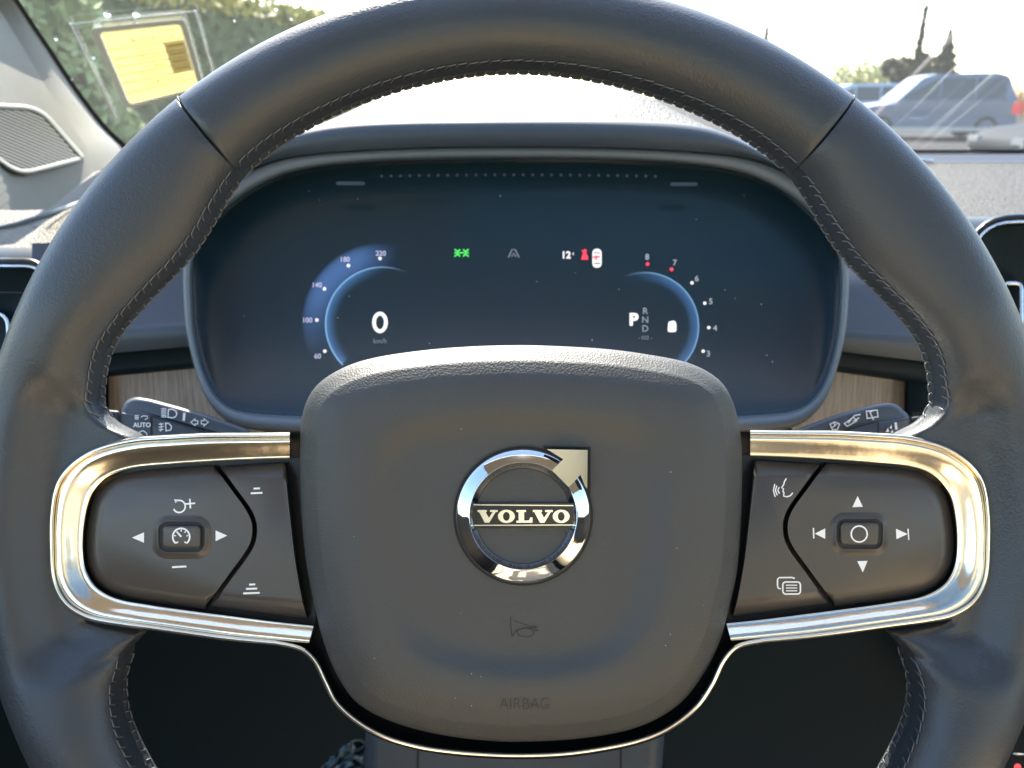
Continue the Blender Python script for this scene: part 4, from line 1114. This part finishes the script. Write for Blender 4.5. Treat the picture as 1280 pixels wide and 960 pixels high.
tree('broadleaf_tree', 'wide dark rounded tree left of the slender conifer', gp(1130, 62), hh(54, 62), 1.7, CON, n=5000)
tree('broadleaf_tree', 'smaller tree touching the right side of the wide dark tree', gp(1154, 66), hh(62, 66), .7, CON)
tree('spire_tree', 'tallest thin leaning conifer rising over the wide dark tree', gp(1139, 58), hh(8, 58), .5, CON, True, n=900)
tree('distant_tree', 'small pale conifer above the rim seam on the right', gp(950, 75), hh(30, 75), 1.1, CON, True, n=700)
tree('autumn_tree', 'orange leaved tree behind the cars at right edge', gp(1275, 38), hh(112, 38), 1.6, LEAF4, n=2500)
tree('autumn_tree', 'brown leaved tree farther right than the orange one', gp(1320, 42), hh(108, 42), 2, LEAF4, n=2000)
mb = MB(); leaves(mb, lambda r: Vector(gp(1035+75*r.random(), 64+4*r.random()))+Vector((0, 0, (hh(80, 64)+.4*math.sin(r.random()*40))*r.random())), 5000, .13, rng)
hb = thing('far_hedge', 'low olive hedge beyond the parked cars left of the trees', 'hedge', gp(1070, 66)); mb.build('foliage', LEAF3, hb, smooth=False)

PAINTB = mat('blue_grey_paint', (.05, .085, .14), .35, coat=.3); PAINTD = mat('dark_grey_paint', (.03, .036, .042), .7, spec=.04); PAINTL = mat('light_blue_paint', (.25, .33, .40), .25, coat=.5)
CARGLASS = mat('car_glass', (.03, .045, .05), .08); TYRE = mat('tyre', (.012, .012, .012), .8); LAMPR = mat('red_lamp', (.75, .02, .03), .25); LAMPW = mat('clear_lamp', (.22, .23, .24), .2)
def car(label, pos, yaw, L, H, Wd, paint, cat, tall=True, name='parked_car'):
    t = thing(name, label, cat, pos, 'cars parked beyond the windshield'); M = Matrix.Rotation(yaw, 3, 'Z'); pos = Vector(pos)
    def T(p): return pos + M @ Vector(p)
    hl = L/2; belt = H*.58
    # body: side outline (x forward), lofted over width with tucked edges
    side = [(-hl, .45), (-hl+.05, belt*.96), (-hl+.25, belt), (hl*.42, belt), (hl-.35, belt*.86), (hl-.03, belt*.66), (hl, .40), (hl-.15, .25), (-hl+.15, .25)]
    side = roundpoly(side, .14, 4)
    mb = MB(); mb.loft([[T((x*.97, w, .25+(z-.25)*.95+.02)) for x, z in side] if abs(abs(w)-Wd/2) < 1e-6 else [T((x, w, z)) for x, z in side] for w in (-Wd/2, -Wd/2+.09, -Wd/4, 0, Wd/4, Wd/2-.09, Wd/2)], cap0=True, cap1=True)
    body = mb.build('body', paint, t, angle=40)
    if tall: roof = [(-hl+.12, belt-.02), (-hl+.42, H*.95), (-hl+.75, H), (hl*.02, H*.985), (hl*.20, H*.93), (hl*.50, belt-.02)]
    else: roof = [(-hl+.55, belt-.02), (-hl*.45, H*.97), (-hl*.25, H), (hl*.05, H*.98), (hl*.5, belt-.02)]
    roof = roundpoly(roof, .10, 4)
    def cab(w): return [T((x, w*(1-.22*max(0, (z-belt)/(H-belt))), z)) for x, z in roof]
    mb = MB(); mb.loft([cab(w) for w in (-Wd/2+.05, -Wd/4, 0, Wd/4, Wd/2-.05)], cap0=True, cap1=True); mb.build('cabin', paint, t, angle=40)
    for s in (-1, 1):
        x0, x1 = (-hl+.45, hl*.42) if tall else (-hl*.55, hl*.40)
        cuts = [x0, x0+(x1-x0)*.30, x0+(x1-x0)*.64, x1]
        for a, b in zip(cuts, cuts[1:]):
            def wp(x, z): return T((x, s*((Wd/2-.05)*(1-.22*max(0, (z-belt)/(H-belt)))+.006), z))
            ztop = lambda x: belt+(H-belt)*.82*min(1, max(.05, (hl*.50-x)/(hl*.40)))*min(1, (x+hl-(.05 if tall else .55))/.35)
            mb = MB(); mb.add([wp(a+.03, belt+.04), wp(b-.03, belt+.04), wp(b-.03, ztop(b-.03)), wp(a+.03, ztop(a+.03))], [(0, 1, 2, 3)]); mb.build('side_window', CARGLASS, t, smooth=False)
        mb = MB(); mb.add([T((x, s*(Wd/2+.004-.03*(k % 2)), z)) for k, (x, z) in enumerate(((-hl+.02, .78), (-hl+.22, .78), (-hl+.22, 1.08), (-hl+.02, 1.08)))], [(0, 1, 2, 3)])
        mb = MB(); mb.box(T((-hl+.12, s*(Wd/2-.12), belt*.82)), (.15, .13, .17), M); mb.build('tail_light', LAMPR, t, smooth=False)
        mb = MB(); mb.box(T((hl-.22, s*(Wd/2-.2), belt*.62)), (.2, .17, .07), M); mb.build('headlight', LAMPW, t, smooth=False)
        for x in (-hl*.62, hl*.64):
            mb = MB(); k = 20
            def ringw(r, w): return [T((x+r*math.cos(2*math.pi*i/k), s*w, .34+r*math.sin(2*math.pi*i/k))) for i in range(k)]
            mb.loft([ringw(.2, Wd/2-.24), ringw(.34, Wd/2-.22), ringw(.34, Wd/2+.0), ringw(.22, Wd/2+.01)], cap0=True, cap1=False); wh = mb.build('wheel', TYRE, t)
            mb = MB(); mb.loft([ringw(.22, Wd/2+.01), ringw(.12, Wd/2-.02), ringw(.03, Wd/2+.01)], cap1=True); mb.build('wheel_disc', LAMPW, wh, angle=30)
    mb = MB(); mb.add([T((-hl+.13, -Wd*.36, belt+.06)), T((-hl+.13, Wd*.36, belt+.06)), T((-hl+.39, Wd*.31, H*.90)), T((-hl+.39, -Wd*.31, H*.90))], [(0, 1, 2, 3)]) if tall else None
    if tall: mb.build('rear_window', CARGLASS, t, smooth=False)
    mb = MB(); mb.box(T((0, 0, .30)), (hl*.96, Wd/2+.015, .06), M); mb.build('sill', mat('sill_plastic', (.35, .34, .30), .6), t, smooth=False)
# yaw: nose points away to the left
pos = Vector(gp(1160, 26)); car('blue grey tall car seen side on with red tail light and sunlit roof', pos, R(172), 4.8, 1.92, 1.9, PAINTB, 'car')
pos = Vector(gp(1425, 14)); car('dark grey low car cut off by the right edge', pos, R(178), 4.6, 1.45, 1.8, PAINTD, 'car', tall=False)
pos = Vector(gp(1062, 34)); car('pale blue car farther off, partly hidden behind the tall car', pos, R(170), 4.6, 1.75, 1.8, PAINTL, 'car')
pos = Vector(gp(372, 24)); car('small grey car beyond the hedge at upper left', pos, R(10), 4.5, 3.2, 1.8, PAINTD, 'van')

# ================================================================== LIGHT, SKY, CAMERA
AZ, EL = R(-12), R(45)
s = Vector((math.sin(AZ)*math.cos(EL), math.cos(AZ)*math.cos(EL), math.sin(EL)))
sun = bpy.data.lights.new('sun', 'SUN'); sun.energy = 5.0; sun.angle = R(.53); sun.color = (1, .92, .78)
so = bpy.data.objects.new('sun', sun); COL.objects.link(so); so.rotation_euler = s.to_track_quat('Z', 'Y').to_euler(); so.location = (5, 10, 10)
w = bpy.data.worlds.new('World'); SC.world = w; w.use_nodes = True; nt = w.node_tree
sky = nt.nodes.new('ShaderNodeTexSky'); sky.sky_type = 'NISHITA'; sky.sun_disc = False; sky.sun_elevation = EL; sky.sun_rotation = AZ; sky.air_density = 1.2; sky.dust_density = .8
bg = nt.nodes['Background']; nt.links.new(sky.outputs[0], bg.inputs[0]); bg.inputs[1].default_value = .15
cam = bpy.data.cameras.new('camera'); co = bpy.data.objects.new('camera', cam); COL.objects.link(co); SC.camera = co
cam.sensor_width = 36; cam.lens = 36*F/1280; cam.clip_start = .01; cam.clip_end = 2000
Mx = Matrix((RIGHT, UP, -FWD)).transposed().to_4x4(); Mx.translation = CAM; co.matrix_world = Mx
cam.dof.use_dof = True; cam.dof.focus_distance = .275; cam.dof.aperture_fstop = 16.0
SC.view_settings.view_transform = 'Standard'; SC.view_settings.look = 'None'; SC.view_settings.exposure = 2.2; SC.view_settings.gamma = 1
SC.render.engine = 'CYCLES'; SC.cycles.use_denoising = True; SC.cycles.max_bounces = 8; SC.cycles.sample_clamp_indirect = 8
try: SC.cycles.denoiser = 'OPENIMAGEDENOISE'
except Exception: pass
